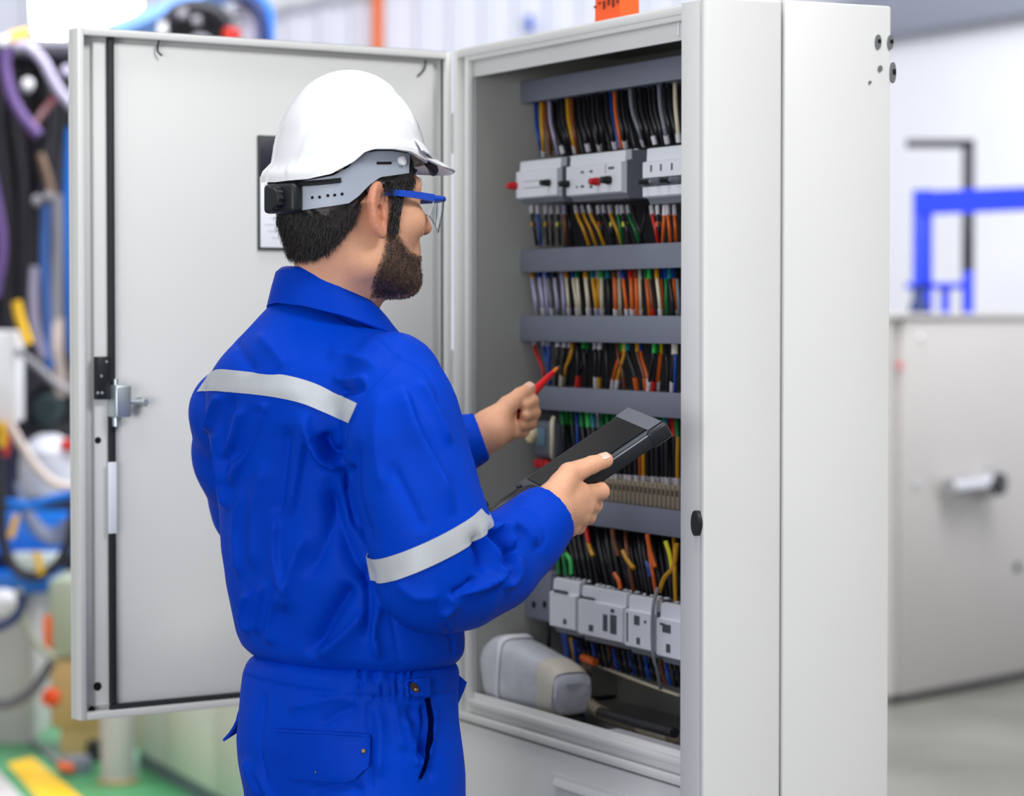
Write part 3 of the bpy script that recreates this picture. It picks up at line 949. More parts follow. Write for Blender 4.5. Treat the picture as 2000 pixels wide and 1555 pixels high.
zb_ = zo_b - 0.0176
t = thing('covered_device', 'grey device wrapped in milky plastic on the cabinet floor behind the sill', 'device', CP(uz(1010, 1340, 0.08)[0], 0.08, zb_), CANG)
m_pl = mat('milky_plastic', (196, 198, 206), 0.28, coat=0.3, var=0.08, vscale=30, bump=0.6, bscale=60)
ua, ub = min(uz(921, 1320, 0.014)[0], UO), uz(1112, 1340, 0.05)[0]
zc0, zc1 = zb_ + 0.012, pz(985, 1240, 0.035)
rows = []
Lr = ub - ua
for f, s, off in ((0.0, 0.30, 0.45), (0.015, 0.62, 0.45), (0.06, 0.86, 0.47), (0.14, 0.98, 0.5), (0.26, 1.0, 0.5), (0.30, 0.95, 0.48), (0.42, 0.93, 0.46), (0.6, 0.86, 0.43), (0.78, 0.78, 0.40), (0.9, 0.70, 0.37), (0.97, 0.58, 0.35), (1.0, 0.32, 0.33)):
    r = []
    for k in range(36):
        a = 2 * math.pi * k / 36
        ca, sa = math.cos(a), math.sin(a)
        e = 0.55
        x = math.copysign(abs(ca) ** e, ca) * 0.034 * (0.75 + 0.25 * s)
        z = math.copysign(abs(sa) ** e, sa) * 0.5 * (zc1 - zc0) * s
        zz = zc0 + (zc1 - zc0) * off + z
        r.append(CP(ua + Lr * f + 0.002 * math.sin(5 * a + 9 * f), 0.046 + 0.012 * f + x * (1 + 0.04 * math.sin(3 * a + 11 * f)), zz))
    rows.append(r)
b = MB()
b.grid(rows, closed_u=True)
b.f.append(list(range(36))[::-1]); b.m.append(0)
b.f.append([11 * 36 + k for k in range(36)]); b.m.append(0)
pc = b.build('plastic_cover', m_pl, t, smooth=60)
rows2 = [[p + (p - CP(ua + Lr * 0.28, 0.05, (zc0 + zc1) / 2)).normalized() * 0.0022 for p in rows[k]] for k in (4, 5)]
b = MB(); b.grid(rows2, closed_u=True)
b.build('fold_highlight', mat('milky_plastic_highlight', (216, 218, 224), 0.3), pc, smooth=60)  # paler colour paints a highlight along the plastic fold
b = MB()
b.grid([[p + Vector((0, 0, 0)) + (p - CP(ua + Lr * 0.9, 0.056, (zc0 + zc1) / 2)).normalized() * 0.0015 for p in rows[k]] for k in (8, 9, 10)], closed_u=True)
b.build('end_band', mat('end_cream', (206, 200, 188), 0.4), pc, smooth=60)
b = MB().span(MC, (0.026, ub + 0.01, zb_), (0.08, ua - 0.04, zb_ + 0.014), 0.003)
b.build('device_base', mat('base_dark', (60, 62, 62), 0.5), t)

# thin white tie hanging at the top near the closed leaf
p0 = CPX(1325, 36, 0.004)
tag(MB().tube([p0 + Vector((0, 0, 0.006)), p0, p0 - Vector((0, 0, 0.022))], [0.0012, 0.0013, 0.002], 6).build('cable_tie', m_white), 'thin white cable tie hanging at the upper corner of the opening', 'cable tie')
# ------------------------------------------------------------------ things standing behind the cabinet
def bg_tube(label, name, cat, pix, y, r, m, group=None, n=8, seg=10):
    """a cable or hose through photo positions (x, y[, distance]) at distance y"""
    pts = [P(q[0], q[1], q[2] if len(q) > 2 else y) for q in pix]
    return tag(MB().tube(spline(pts, n), r, seg).build(name, m, smooth=60), label, cat, group)


def fbox(mb, px0, px1, py0, py1, y, depth, r=0.004):
    """upright box whose front face fills this photo rectangle at distance y"""
    a, b = P(px0, py1, y), P(px1, py0, y)
    return mb.span(I4, (a.x, y, a.z), (b.x, y + depth, b.z), r)


m_bk = mat('cable_black', (36, 34, 42), 0.5)
m_bl = mat('hose_blue', (6, 116, 222), 0.4)
m_navy = mat('paint_navy', (24, 44, 96), 0.5)
m_pale2 = mat('hose_lilac', (160, 154, 178), 0.45)
m_pur = mat('hose_purple', (104, 78, 138), 0.45)
m_mach = mat('machine_dark', (58, 56, 70), 0.6)
m_beh = mat('hose_beige', (206, 190, 184), 0.5)
m_gry = mat('hose_grey', (140, 138, 146), 0.5)
m_yl = mat('plug_yellow', (236, 186, 30), 0.4)
m_org = mat('plastic_orange', (240, 104, 36), 0.4)
m_pw = mat('box_white', (230, 230, 234), 0.45)
m_redb = mat('cap_red', (214, 50, 40), 0.4)

# machine the cables hang on
mc = thing('machine', 'dark machine column hung with tangled cables beside the open door', 'machine', (P(40, 1200, 10.2).x, 10.2, 0))
fbox(MB(), -190, 172, 118, 1120, 10.25, .5).build('column', m_mach, mc)
fbox(MB(), -190, 190, 88, 110, 9.5, 1.25).build('header_rail', m_mach, mc)
fbox(MB(), -190, 135, 1005, 1085, 10.0, .2).build('front_plate', m_bl, mc)
fbox(MB(), -190, 92, 1120, 1158, 9.9, .6).build('blue_beam', m_bl, mc)
a, b = P(-190, 1158, 10.0), P(60, 1158, 10.0)
MB().span(I4, (a.x, 10.0, 0), (b.x, 10.7, a.z), .01).build('base', mat('machine_base', (196, 190, 192), 0.5), mc)
R4 = random.Random(11)
ZRAIL = P(0, 110, 9.5).z
for k in range(30):
    x = -70 + k * 7.4 + R4.uniform(-6, 6)
    y = 9.5 + .022 * ((k * 11) % 30)
    xe = x * (.92 if k < 16 else .8) + R4.uniform(-10, 22)
    ye = R4.uniform(560, 790) if k > 4 else R4.uniform(820, 1000)
    bg_tube('black cable hanging in the dense bundle from the machine header rail', 'black_cable', 'cable',
            [(x, 615 - (ZRAIL - .022 - HC) / y * FPX), (x + R4.uniform(-10, 10), 240), ((x + xe) / 2 + R4.uniform(-14, 14), 420), (xe, ye)], y, R4.choice((.012, .015, .018)), m_bk, 'black cables of the machine bundle', n=6, seg=8)
bg_tube('purple hose curving down from the top of the black cable bundle', 'hose', 'hose', [(16, 92), (10, 130), (24, 190), (48, 232), (76, 264)], 9.3, .020, m_pur)
bg_tube('pale lilac hose arching from the bundle top to the open door edge', 'hose', 'hose', [(30, 92), (52, 90), (84, 120), (112, 172), (146, 214)], 9.28, .0185, m_pale2)
bg_tube('thin violet cable down the outer side of the black bundle', 'violet_cable', 'cable', [(-30, 112), (-22, 300), (4, 470), (-10, 580)], 9.46, .018, m_pur)
tag(MB().tube([P(22, 76, 9.3), P(56, 66, 9.3)], .022, 12).build('cable_plug', mat('plug_amber', (240, 180, 70), 0.4)), 'amber plug on top of the black cable bundle', 'plug')
tag(MB().tube([P(4, 84, 9.3), P(24, 76, 9.3)], .020, 12).build('cable_plug', m_pw), 'white plug next to the amber plug on the bundle top', 'plug')
for i, (x, y, r, m, lab) in enumerate(((54, 166, .021, m_pw, 'pale round connector among the black cables under the lilac hose'), (72, 392, .018, m_gry, 'grey round connector low in the black bundle, the left one'), (94, 384, .016, m_gry, 'grey round connector low in the black bundle, the right one'), (130, 140, .020, m_pale2, 'lilac connector peeping out by the top of the door edge'))):
    c = P(x, y, 9.35)
    tag(MB().lathe(zframe(c, (0.2, -1, 0.1)), [(r, -.03), (r, .02), (r * .7, .03)], 16).build('connector', m), lab, 'connector')
for pix, m, lab, r in (([(78, 300), (92, 340), (104, 390)], mat('strap_tan', (132, 108, 90), .6), 'tan cable inside the black bundle above the blue hoses', .014), ([(56, 262, 9.34), (80, 225), (100, 200, 9.5), (108, 190, 9.56)], mat('cable_maroon', (76, 26, 34), .5), 'maroon cable in the black bundle between purple and lilac hoses', .014),
                       ([(140, 250), (136, 380), (137, 500), (141, 600), (146, 690)], m_bl, 'bright blue hose hugging the open door edge', .020), ([(92, 400), (88, 500), (94, 600), (98, 720)], mat('hose_blue_dull', (62, 104, 176), .45), 'dull blue hose left of the bright blue one', .018),
                       ([(112, 380), (114, 470), (112, 560), (112, 630)], m_gry, 'grey hose between the two blue hoses', .022), ([(68, 520), (66, 580), (70, 640), (88, 700)], m_pale2, 'pale cable left of the dull blue hose', .017), ([(113, 622), (112, 690), (118, 752, 9.5), (120, 766, 9.58)], m_beh, 'short beige hose under the grey hose', .022)):
    bg_tube(lab, 'hose', 'hose', pix, 9.42, r, m)
wb = fbox(MB(), -60, 31, 646, 826, 9.2, .16, .012).build('junction_box', m_pw)
tag(wb, 'white junction box at the picture edge amid the cables', 'junction box')
bg_tube('yellow plug on a cable above the white junction box', 'cable_plug', 'plug', [(32, 588), (38, 620), (56, 672)], 9.2, .017, m_yl)
bg_tube('grey cable running from the white junction box to the door edge', 'grey_cable', 'cable', [(30, 684), (54, 700), (86, 728), (112, 752), (150, 770)], 9.2, .012, m_gry)
bg_tube('beige hose leaving the underside of the white junction box', 'hose', 'hose', [(18, 826), (40, 866), (74, 916), (110, 946), (150, 952)], 9.15, .015, m_beh)
bg_tube('yellow wire under the white junction box', 'yellow_wire', 'wire', [(2, 824), (6, 846), (4, 872)], 9.15, .014, m_yl)
bg_tube('red wire end under the white junction box', 'red_wire', 'wire', [(10, 826), (14, 860), (10, 890)], 9.18, .010, m_redb)
# motor
c = P(112, 800, 9.6)
t = thing('motor', 'black round motor beside the door edge below the blue hoses', 'motor', c - Vector((0, 0, .1)))
MB().lathe(zframe(c + Vector((0, .12, 0)), (-.25, -1, 0)), [(.10, -.1), (.105, -.08), (.105, .08), (.09, .10), (.04, .105)], 28).build('motor_body', m_blk, t)
MB().lathe(zframe(c + Vector((-.03, .01, 0)), (-.25, -1, 0)), [(.055, -.01), (.055, .02), (.045, .028)], 24).build('end_cap', mat('cap_teal', (52, 70, 74), .4), t)
fbox(MB(), 30, 150, 826, 850, 9.6, .2).build('motor_foot', m_blk, t)
# jug
c = P(96, 970, 9.5)
t = thing('jug', 'milky white plastic jug with red cap below the black motor', 'jug', c)
MB().lathe(Matrix.Translation(c), [(.09, 0), (.10, .01), (.105, .10), (.095, .16), (.06, .20), (.03, .215)], 24).build('jug_body', mat('jug_white', (216, 218, 230), .35, trans=.15), t)
MB().lathe(Matrix.Translation(P(137, 878, 9.45)), [(.034, 0), (.034, .03), (.028, .034)], 16).build('jug_cap', m_redb, t)
bg_tube('blue hose lying across under the white jug', 'hose', 'hose', [(-20, 980), (20, 984), (60, 988), (100, 976), (150, 962)], 9.3, .0165, m_bl)
for k in range(5):
    bg_tube('grey cable in the slack coil below the blue hose', 'grey_cable', 'cable', [(30 + 4 * k, 940 + 6 * k), (44 + 4 * k, 1000), (76 + 3 * k, 1036 - 4 * k + 12), (112, 1046 - 7 * k + 14), (152, 1036 - 10 * k)], 9.32 + .02 * k, .009, mat('cable_bluegrey', (112, 118, 142), .5), 'grey coiled cables under the jug')
bg_tube('thick black cable drooping in a wide loop below the jug', 'black_cable', 'cable', [(-6, 900), (2, 980), (4, 1050), (26, 1106), (66, 1126), (108, 1106), (136, 1056), (146, 990)], 9.2, .018, m_bk)
tag(fbox(MB(), 16, 112, 1082, 1118, 9.78, .12, .015).build('container', mat('container_pale', (206, 216, 214), .4)), 'pale flat container inside the black cable loop', 'container')
for pix, lab in (([(32, 1006), (26, 1030), (20, 1050)], 'yellow cable tag left inside the black cable loop'), ([(70, 1078), (76, 1100), (80, 1122)], 'yellow cable tag on the lowest point of the black cable loop')):
    bg_tube(lab, 'cable_tag', 'tag', pix, 9.18, .012, m_yl)
c = P(6, 1176, 9.3)
tag(MB().lathe(Matrix.Translation(c - Vector((0, 0, .045))), [(.01, 0), (.04, .01), (.052, .045), (.04, .08), (.01, .09)], 18).build('cable_reel', m_pw, smooth=60), 'small white reel under the blue beam at the picture edge', 'reel')
bg_tube('dark blue hose curving out from under the blue beam', 'hose', 'hose', [(46, 1160), (40, 1190), (20, 1214), (-20, 1232)], 9.2, .016, m_navy)
bg_tube('grey green hose falling from the blue beam to the tan pedestal', 'hose', 'hose', [(36, 1150), (44, 1200), (66, 1250), (104, 1286)], 9.25, .014, mat('hose_greygreen', (160, 164, 148), .5))
bg_tube('dark grey hose sagging above the green floor', 'hose', 'hose', [(-30, 1376), (20, 1374), (66, 1346), (102, 1292)], 9.3, .018, mat('hose_dkgrey', (92, 90, 98), .5))
# tan pedestal with pale green head
pa = onfloor(140, 1478)
t = thing('pedestal', 'tan pedestal with pale green head standing behind the open door bottom', 'pedestal', (pa.x, pa.y, 0))
py_ = pa.y
a, b = P(98, 1286, py_), P(200, 1286, py_)
MB().prism(I4, [(a.x + .035, py_), (b.x, py_), (b.x, py_ + .3), (a.x + .035, py_ + .3)], 0, P(0, 1420, py_).z).build('lower_case', mat('tan_paint', (198, 164, 112), .5), t)
MB().span(I4, (a.x, py_ - .01, P(0, 1424, py_).z), (b.x, py_ + .3, a.z), .02).build('case', mat('tan_paint', (198, 164, 112), .5), t)
c = P(96, 1130, py_)
MB().span(I4, (a.x - .005, py_ - .015, a.z), (b.x, py_ + .3, c.z), .02).build('head_case', mat('green_pale', (176, 186, 164), .5), t)
fbox(MB(), 84, 98, 1204, 1272, py_ - .03, .04).build('orange_strip', m_org, t)
c = P(101, 1362, py_)
MB().lathe(zframe(c, (-.4, -1, 0)), [(.03, -.03), (.034, .01), (.026, .03)], 16).build('orange_knob', mat('knob_orange', (240, 80, 30), .4), t)
# round grey post with a tan foot ring
pb = onfloor(230, 1530)
t = thing('post', 'round pale grey post in front of the tan pedestal under the open door', 'post', (pb.x, pb.y, 0))
pr = (P(264, 1500, pb.y).x - P(198, 1500, pb.y).x) / 2
MB().lathe(Matrix.Translation((pb.x, pb.y, 0.02)), [(pr, 0), (pr, .95), (pr * .9, .96)], 28).build('tube', mat('post_grey', (186, 184, 184), .45), t)
MB().lathe(Matrix.Translation((pb.x, pb.y, 0)), [(pr * 1.2, 0), (pr * 1.2, .012), (pr, .02)], 28).build('foot_ring', mat('ring_tan', (176, 150, 110), .6), t)
# clutter by the post's foot
pc = onfloor(150, 1512)
t = thing('floor_box', 'small grey box with an orange plug on the floor beside the pedestal', 'box', (pc.x, pc.y, 0))
MB().span(Matrix.Translation((pc.x, pc.y, 0)) @ Matrix.Rotation(.5, 4, 'Z'), (-.045, -.03, 0), (.05, .05, .06), .01).build('box_body', mat('box_slate', (130, 132, 150), .45), t)
MB().tube([Vector((pc.x - .05, pc.y - .06, .04)), Vector((pc.x + .0, pc.y - .07, .028))], .014, 10).build('orange_plug', m_org, t)
pd = onfloor(186, 1488)
tag(MB().span(Matrix.Translation((pd.x, pd.y, 0)), (-.03, -.03, 0), (.02, .04, .075), .01).build('foot_block', m_blk), 'black block on the floor between grey box and round post', 'block')
pts = [onfloor(x, y, .012) for x, y in ((-60, 1384), (10, 1408), (60, 1446), (100, 1478), (128, 1502))]
tag(MB().tube(spline(pts, 8), .011, 8).build('floor_cable', m_gry), 'grey cable on the green floor leading to the small grey box', 'cable')
# white low cabinet row behind the door's lower edge
q0, q1 = onfloor(262, 1494), onfloor(388, 1566)
dq = (q1 - q0).normalized()
nq = Vector((dq.y, -dq.x, 0))
if nq.x > 0:
    nq = -nq
Mq = axes(q0, dq, nq, (0, 0, 1))
zq = P(300, 1180, q0.y).z
t = thing('low_cabinet', 'white low cabinet on a grey plinth seen below the open door', 'cabinet', q0)
gap = (onfloor(348, 1538) - q0).dot(dq)
LQ = 2.6
MB().span(Mq, (0.02, -.4, 0), (LQ, -.01, .055)).build('plinth', mat('plinth_grey', (110, 116, 128), .5), t)
p_ = 0.0
b1 = .30
for u0_, u1_ in ((0, .36), (.375, .95), (.965, 1.6), (1.615, LQ)):
    MB().span(Mq, (u0_, -.42, .055), (u1_, 0, zq), .004).build('cabinet_door', mat('cabinet_white', (212, 216, 208), .4), t)
MB().span(Mq, (.002, -.41, .057), (LQ - .002, -.006, zq - .004)).build('carcass', mat('carcass_grey', (170, 174, 160), .5), t)
# high lamp, glowing
lm = P(150, 30, 9.0)
t = thing('lamp', 'bright white glowing lamp above the open door corner', 'lamp', lm)
m_glow = mat('lamp_glow', (255, 255, 255), .5, emit=(1, 1, 1, 9.0))
rows = []
xa = P(70, 0, 9.0).x
for f, z0_, z1_ in ((0.0, 73, -60), (.1, 75, -70), (.25, 76, -74), (.4, 68, -74), (.55, 56, -66), (.7, 45, -50), (.85, 34, -26), (.95, 24, -8), (1.0, 14, 4)):
    x = xa + (P(277, 0, 9.0).x - xa) * f
    za, zb = P(0, z0_, 9.0).z, P(0, z1_, 9.0).z
    rows.append([Vector((x, 9.0 + .09 * math.sin(2 * math.pi * k / 20) * (zb - za) / .22, (za + zb) / 2 - (zb - za) / 2 * math.cos(2 * math.pi * k / 20))) for k in range(20)])
b = MB()
b.grid(rows, closed_u=True)
b.f.append(list(range(20))); b.m.append(0)
b.f.append([8 * 20 + k for k in range(20)]); b.m.append(0)
b.build('glowing_shade', m_glow, t, smooth=60)
MB().span(I4, (xa - .02, 8.96, P(0, -60, 9).z), (xa + .02, 9.04, P(0, -500, 9).z)).build('hanger', m_gry, t)
# overhead cable carrier with loops
t = thing('cable_carrier', 'pale blue overhead beam carrying black cable clumps above the open door', 'beam', P(330, 40, 12))
pa, pb = P(215, 74, 12.0), P(480, -36, 12.0)
for q in (pa + (pb - pa) * .15, pa + (pb - pa) * .85, P(486, 0, 11.65)):
    MB().tube([q, Vector((q.x, q.y, 6.0))], .02, 8).build('hanger_rod', m_gry, t)
MB().tube([pa, pb], .055, 4).build('blue_beam', mat('beam_blue', (120, 160, 226), .5), t)
for k, pix in enumerate((((322, 52), (345, 24), (382, 14), (420, 22), (448, 48)), ((318, 64), (352, 40), (400, 34), (440, 60)), ((330, 74), (372, 52), (420, 56), (452, 80)), ((336, 40), (380, 26), (425, 40), (440, 66)), ((352, 70), (390, 46), (430, 70)))):
    MB().tube(spline([P(x, y, 11.8 + .04 * k) for x, y in pix]), .036, 10).build('cable_clump', m_bk, t)
for pix in (((350, 30), (366, 26)), ((378, 42), (392, 40))):
    MB().tube([P(x, y, 11.7) for x, y in pix], .022, 10).build('grey_clip', m_gry, t)
bg_tube('navy cable loop beside the black clumps over the door', 'cable_loop', 'cable', [(440, -10), (480, -4), (506, 20), (516, 50), (518, 92)], 11.6, .026, m_navy)
bg_tube('pale curved pipe inside the navy cable loop', 'pipe', 'pipe', [(458, 20), (480, 20), (494, 46), (496, 90)], 11.65, .026, m_pale2)
bg_tube('blue cable outermost of the loops over the door', 'cable_loop', 'cable', [(470, -14), (510, -4), (528, 26), (530, 92)], 11.62, .014, m_bl)
MB().lathe(Matrix.Translation(P(454, 78, 11.7)), [(.038, 0), (.042, .03), (.03, .048)], 16).build('red_cap', m_redb, t)
MB().tube([P(318, 66, 11.75), P(316, 44, 11.75)], .02, 10).build('white_bracket', m_pw, t)
bg_tube('white pipe high on the corrugated wall', 'pipe', 'pipe', [(440, 36, 16.92), (500, 16), (560, 2), (640, -16), (760, -50, 16.72), (900, -90, 16.92)], 16.78, .03, m_pw)
bg_tube('orange upright pipe against the corrugated wall', 'pipe', 'pipe', [(737, -300), (737, 60), (737, 1130)], 16.9, .034, mat('pipe_orange', (246, 118, 50), .45))
a = fbox(MB(), 1029, 1042, 30, 56, 16.86, .12).build('wall_box', mat('box_blue', (60, 110, 220), .4))
tag(a, 'small blue box on the corrugated wall above the cabinet', 'box')
# orange marker standing on top of the cabinet
pe = CPX(1186, 28, 0.03)
pe.z = ZT
t = thing('warning_marker', 'orange marker with dark lettering on top of the open cabinet', 'marker', pe, CANG)
Mo = axes(pe, -UD, VD, (0, 0, 1))
wv = .036
MB().prism(Mo @ Matrix.Rotation(math.pi / 2, 4, 'X'), [(-wv, 0), (wv, 0), (wv * .92, .055), (-wv * .92, .055)], -.03, 0).build('marker_body', mat('marker_orange', (250, 92, 28), .4), t)
for k in range(6):
    MB().box(Mo, (-.034 + .013 * k, -.0008, .026 + .004 * (k % 2)), (.006, .0012, .003 if k < 2 else .011), .0003, 1).build('lettering', mat('letter_dark', (120, 40, 20), .6), t)

# ---- right: white cabinet with lever, blue rack, black frame
ca, cb = onfloor(1752, 1376), onfloor(2000, 1326)
dc = (cb - ca).normalized()
nc = Vector((-dc.y, dc.x, 0))
if nc.y < 0:
    nc = -nc
Mr = axes(ca, dc, nc, (0, 0, 1))
zr_ = P(1760, 622, ca.y).z
t = thing('switch_cabinet', 'low white switch cabinet with chrome lever beyond the open cabinet', 'cabinet', ca)
LW = (cb - ca).length
m_sw = mat('switch_paint', (178, 174, 171), .4, var=.015, vscale=3)
MB().span(Mr, (-.02, 0.02, .012), (LW + .6, .6, zr_)).build('carcass', m_sw, t)
MB().span(Mr, (.03, 0, .03), (LW + .59, .025, zr_ - .01), .006).build('cabinet_door', m_sw, t)
MB().span(Mr, (-.02, -.002, .0), (LW + .6, .58, .035), .003).build('plinth', mat('plinth_dark', (44, 42, 44), .6), t)
MB().span(Mr, (-.03, -.01, zr_), (LW + .6, .62, zr_ + .022), .004).build('cabinet_top', m_sw, t)


def fpt(px, py, off=0.0):
    d = ray(px, py)
    tt = (off - (EYE - ca).dot(nc)) / d.dot(nc)
    return EYE + d * tt


c0, c1 = fpt(1852, 952, -.05), fpt(1925, 944, -.05)
b = MB().tube([c0, c1], .036, 16)
hn = b.build('lever', m_steel, t)
c2 = fpt(1916, 944, 0)
MB().lathe(zframe(c2, -nc), [(.064, 0), (.064, .03), (.058, .06), (.058, .085)], 28).build('lever_boss', m_steel, t)
c3 = c2 - nc * .086
MB().lathe(zframe(c3, -nc), [(.050, 0), (.048, .012), (.014, .016)], 24).build('lever_button', m_blk, t)
for px, py, r, m in ((1786, 945, .014, m_zinc), (1986, 1108, .020, m_rub), (1796, 658, .012, m_pw)):
    MB().lathe(zframe(fpt(px, py), -nc), [(r, -.002), (r, .006), (r * .7, .01)], 16).build('screw_cap', m, t)
c = fpt(1758, 714)
MB().box(axes(c, dc, (0, 0, 1), -nc), (0, 0, .002), (.022, .036, .004), .001).build('red_label', m_redb, t)
m_rb = mat('rack_blue', (0, 44, 205), .4)
t = thing('rack', 'bright blue steel rack standing behind the white switch cabinet', 'rack', (P(1803, 900, 13).x, 13.0, 0))


def bar(x0, y0, d0, x1, y1, d1, w, name, m, t):
    MB().tube([P(x0, y0, d0), P(x1, y1, d1)], w, 4).build(name, m, t, smooth=0)


def post(px0, px1, py0, y, name, m, t, dep=.06):
    a, b = P(px0, py0, y), P(px1, py0, y)
    MB().span(I4, (a.x, y, 0), (b.x, y + dep, a.z), .004).build(name, m, t)


post(1786, 1822, 370, 13.0, 'upright', m_rb, t)
a, b = P(1786, 376, 13.0), P(2060, 364, 12.85)
MB().prism(axes(a, (b - a), (0, 1, 0), (0, 0, 1)), [(0, 0), ((b - a).length, 0), ((b - a).length, .06), (0, .06)], -.105, 0.004).build('top_rail', m_rb, t)
for px0, px1, py0 in ((1840, 1856, 556),):
    post(px0, px1, py0, 13.02, 'short_upright', m_rb, t)
a, b = P(1770, 552, 13.02), P(1900, 552, 13.02)
MB().span(I4, (a.x, 13.0, a.z - .03), (b.x, 13.05, a.z), .004).build('lower_rail', m_rb, t)
post(1884, 1902, 530, 12.96, 'upright', m_rb, t)
t = thing('frame', 'black tubular frame standing behind the blue rack', 'frame', (P(1890, 900, 13.4).x, 13.4, 0))
m_fr = mat('frame_black', (40, 38, 48), .5)
post(1882, 1904, 276, 13.3, 'upright', m_fr, t, .05)
a, b = P(1772, 272, 13.3), P(1904, 284, 13.3)
MB().span(I4, (a.x, 13.3, b.z - .01), (b.x, 13.35, a.z), .004).build('top_bar', m_fr, t)
post(1700, 1722, 276, 13.3, 'upright', m_fr, t, .05)
b = MB().lathe(Matrix.Translation(P(1795, 622, 12.6) - Vector((0, 0, .0))), [(.045, 0), (.045, .06), (.03, .09), (.028, .14), (.01, .15)], 16)
tag(b.build('bottle', m_navy), 'small dark bottle on top of the white switch cabinet', 'bottle')
# ------------------------------------------------------------------ the electrician
f4 = np.float32


def lattice(lo, hi, h):
    lo = np.array(lo, float)
    n = np.ceil((np.array(hi, float) - lo) / h).astype(int) + 1
    ax = [lo[i] + h * np.arange(n[i]) for i in range(3)]
    X, Y, Z = np.meshgrid(*ax, indexing='ij')
    return np.stack([X, Y, Z], -1).astype(f4), lo


def smin(a, b, k):
    h = np.clip(0.5 + 0.5 * (b - a) / k, 0, 1)
    return b * (1 - h) + a * h - k * h * (1 - h)


def smax(a, b, k):
    return -smin(-a, -b, k)


def s_cap(p, a, b, ra, rb):
    a, b = np.array(a, f4), np.array(b, f4)
    ba = b - a
    pa = p - a
    t = np.clip((pa @ ba) / max(float(ba @ ba), 1e-9), 0, 1)
    return np.linalg.norm(pa - t[..., None] * ba, axis=-1) - (ra + (rb - ra) * t)


def s_chain(p, pts, k=0.006):
    """pts = [(point, radius)]"""
    d = None
    for (a, ra), (b, rb) in zip(pts, pts[1:]):
        e = s_cap(p, a, b, ra, rb)
        d = e if d is None else smin(d, e, k)
    return d


def s_ell(p, c, r, M=None):
    q = p - np.array(c, f4)
    if M is not None:
        q = q @ np.array(M, f4)
    r = np.array(r, f4)
    k0 = np.linalg.norm(q / r, axis=-1)
    k1 = np.linalg.norm(q / (r * r), axis=-1)
    return k0 * (k0 - 1) / np.maximum(k1, 1e-6)


def s_loft(p, zs, cx, cy, a, b, ang, z0, z1, n=2.3):
    o = np.argsort(zs)
    zs = np.array(zs)[o]
    z = p[..., 2]
    cx, cy, a, b, ang = [np.interp(z, zs, np.array(v)[o]).astype(f4) for v in (cx, cy, a, b, ang)]
    dx, dy = p[..., 0] - cx, p[..., 1] - cy
    c, s = np.cos(ang), np.sin(ang)
    u = np.abs(dx * c + dy * s) / a
    v = np.abs(-dx * s + dy * c) / b
    k = (u ** n + v ** n) ** (1.0 / n)
    d = (k - 1) * np.minimum(a, b)
    return smax(d, np.maximum(z - z1, z0 - z), 0.02)


def surface_nets(d, lo, h):
    s = d < 0
    nx, ny, nz = d.shape
    cs = np.zeros((nx - 1, ny - 1, nz - 1), np.int8)
    corners = [(i, j, k) for i in (0, 1) for j in (0, 1) for k in (0, 1)]
    sl = lambda c: (slice(c[0], nx - 1 + c[0]), slice(c[1], ny - 1 + c[1]), slice(c[2], nz - 1 + c[2]))
    for c in corners:
        cs += s[sl(c)]
    act = (cs > 0) & (cs < 8)
    idx = np.argwhere(act)
    vid = -np.ones(act.shape, np.int64)
    vid[act] = np.arange(len(idx))
    acc = np.zeros((len(idx), 3))
    cnt = np.zeros(len(idx))
    for a in corners:
        for ax in range(3):
            if a[ax]:
                continue
            b = list(a)
            b[ax] = 1
            ia, ib = idx + np.array(a), idx + np.array(b)
            da, db = d[tuple(ia.T)], d[tuple(ib.T)]
            m = (da < 0) != (db < 0)
            t = da[m] / (da[m] - db[m])
            pos = np.array(a, float) + 0 * idx[m]
            pos[:, ax] += t
            acc[m] += pos
            cnt[m] += 1
    V = lo + h * (idx + acc / cnt[:, None])
    F = []
    for ax in range(3):
        o = [(1, 2), (2, 0), (0, 1)][ax]
        A = [slice(None)] * 3
        B = [slice(None)] * 3
        A[ax], B[ax] = slice(0, -1), slice(1, None)
        sa, sb = s[tuple(A)], s[tuple(B)]
        e = np.argwhere(sa != sb)
        ok = (e[:, o[0]] > 0) & (e[:, o[1]] > 0) & (e[:, o[0]] < d.shape[o[0]] - 1) & (e[:, o[1]] < d.shape[o[1]] - 1)
        e = e[ok]
        flip = sa[tuple(e.T)]
        q = []
        for du, dv in ((-1, -1), (0, -1), (0, 0), (-1, 0)):
            c = e.copy()
            c[:, o[0]] += du
            c[:, o[1]] += dv
            q.append(vid[tuple(c.T)])
        q = np.stack(q, 1)
        q[~flip] = q[~flip][:, ::-1]
        F.append(q)
    F = np.concatenate(F)
    F = F[(F >= 0).all(1)]
    return V, F


def smooth_mesh(V, F, it=2, lam=0.5):
    E = np.concatenate([F[:, [i, (i + 1) % 4]] for i in range(4)])
    n = len(V)
    for _ in range(it):
        acc = np.zeros_like(V)
        for c in range(3):
            acc[:, c] = np.bincount(E[:, 0], V[E[:, 1], c], n) + np.bincount(E[:, 1], V[E[:, 0], c], n)
        deg = np.bincount(E[:, 0], minlength=n) + np.bincount(E[:, 1], minlength=n)
        V = V + lam * (acc / np.maximum(deg, 1)[:, None] - V)
    return V


def normals(V, F):
    a, b, c, d = (V[F[:, i]] for i in range(4))
    n = np.cross(c - a, d - b)
    N = np.zeros_like(V)
    for i in range(4):
        for k in range(3):
            N[:, k] += np.bincount(F[:, i], n[:, k], len(V))
    return N / np.maximum(np.linalg.norm(N, axis=1), 1e-12)[:, None]


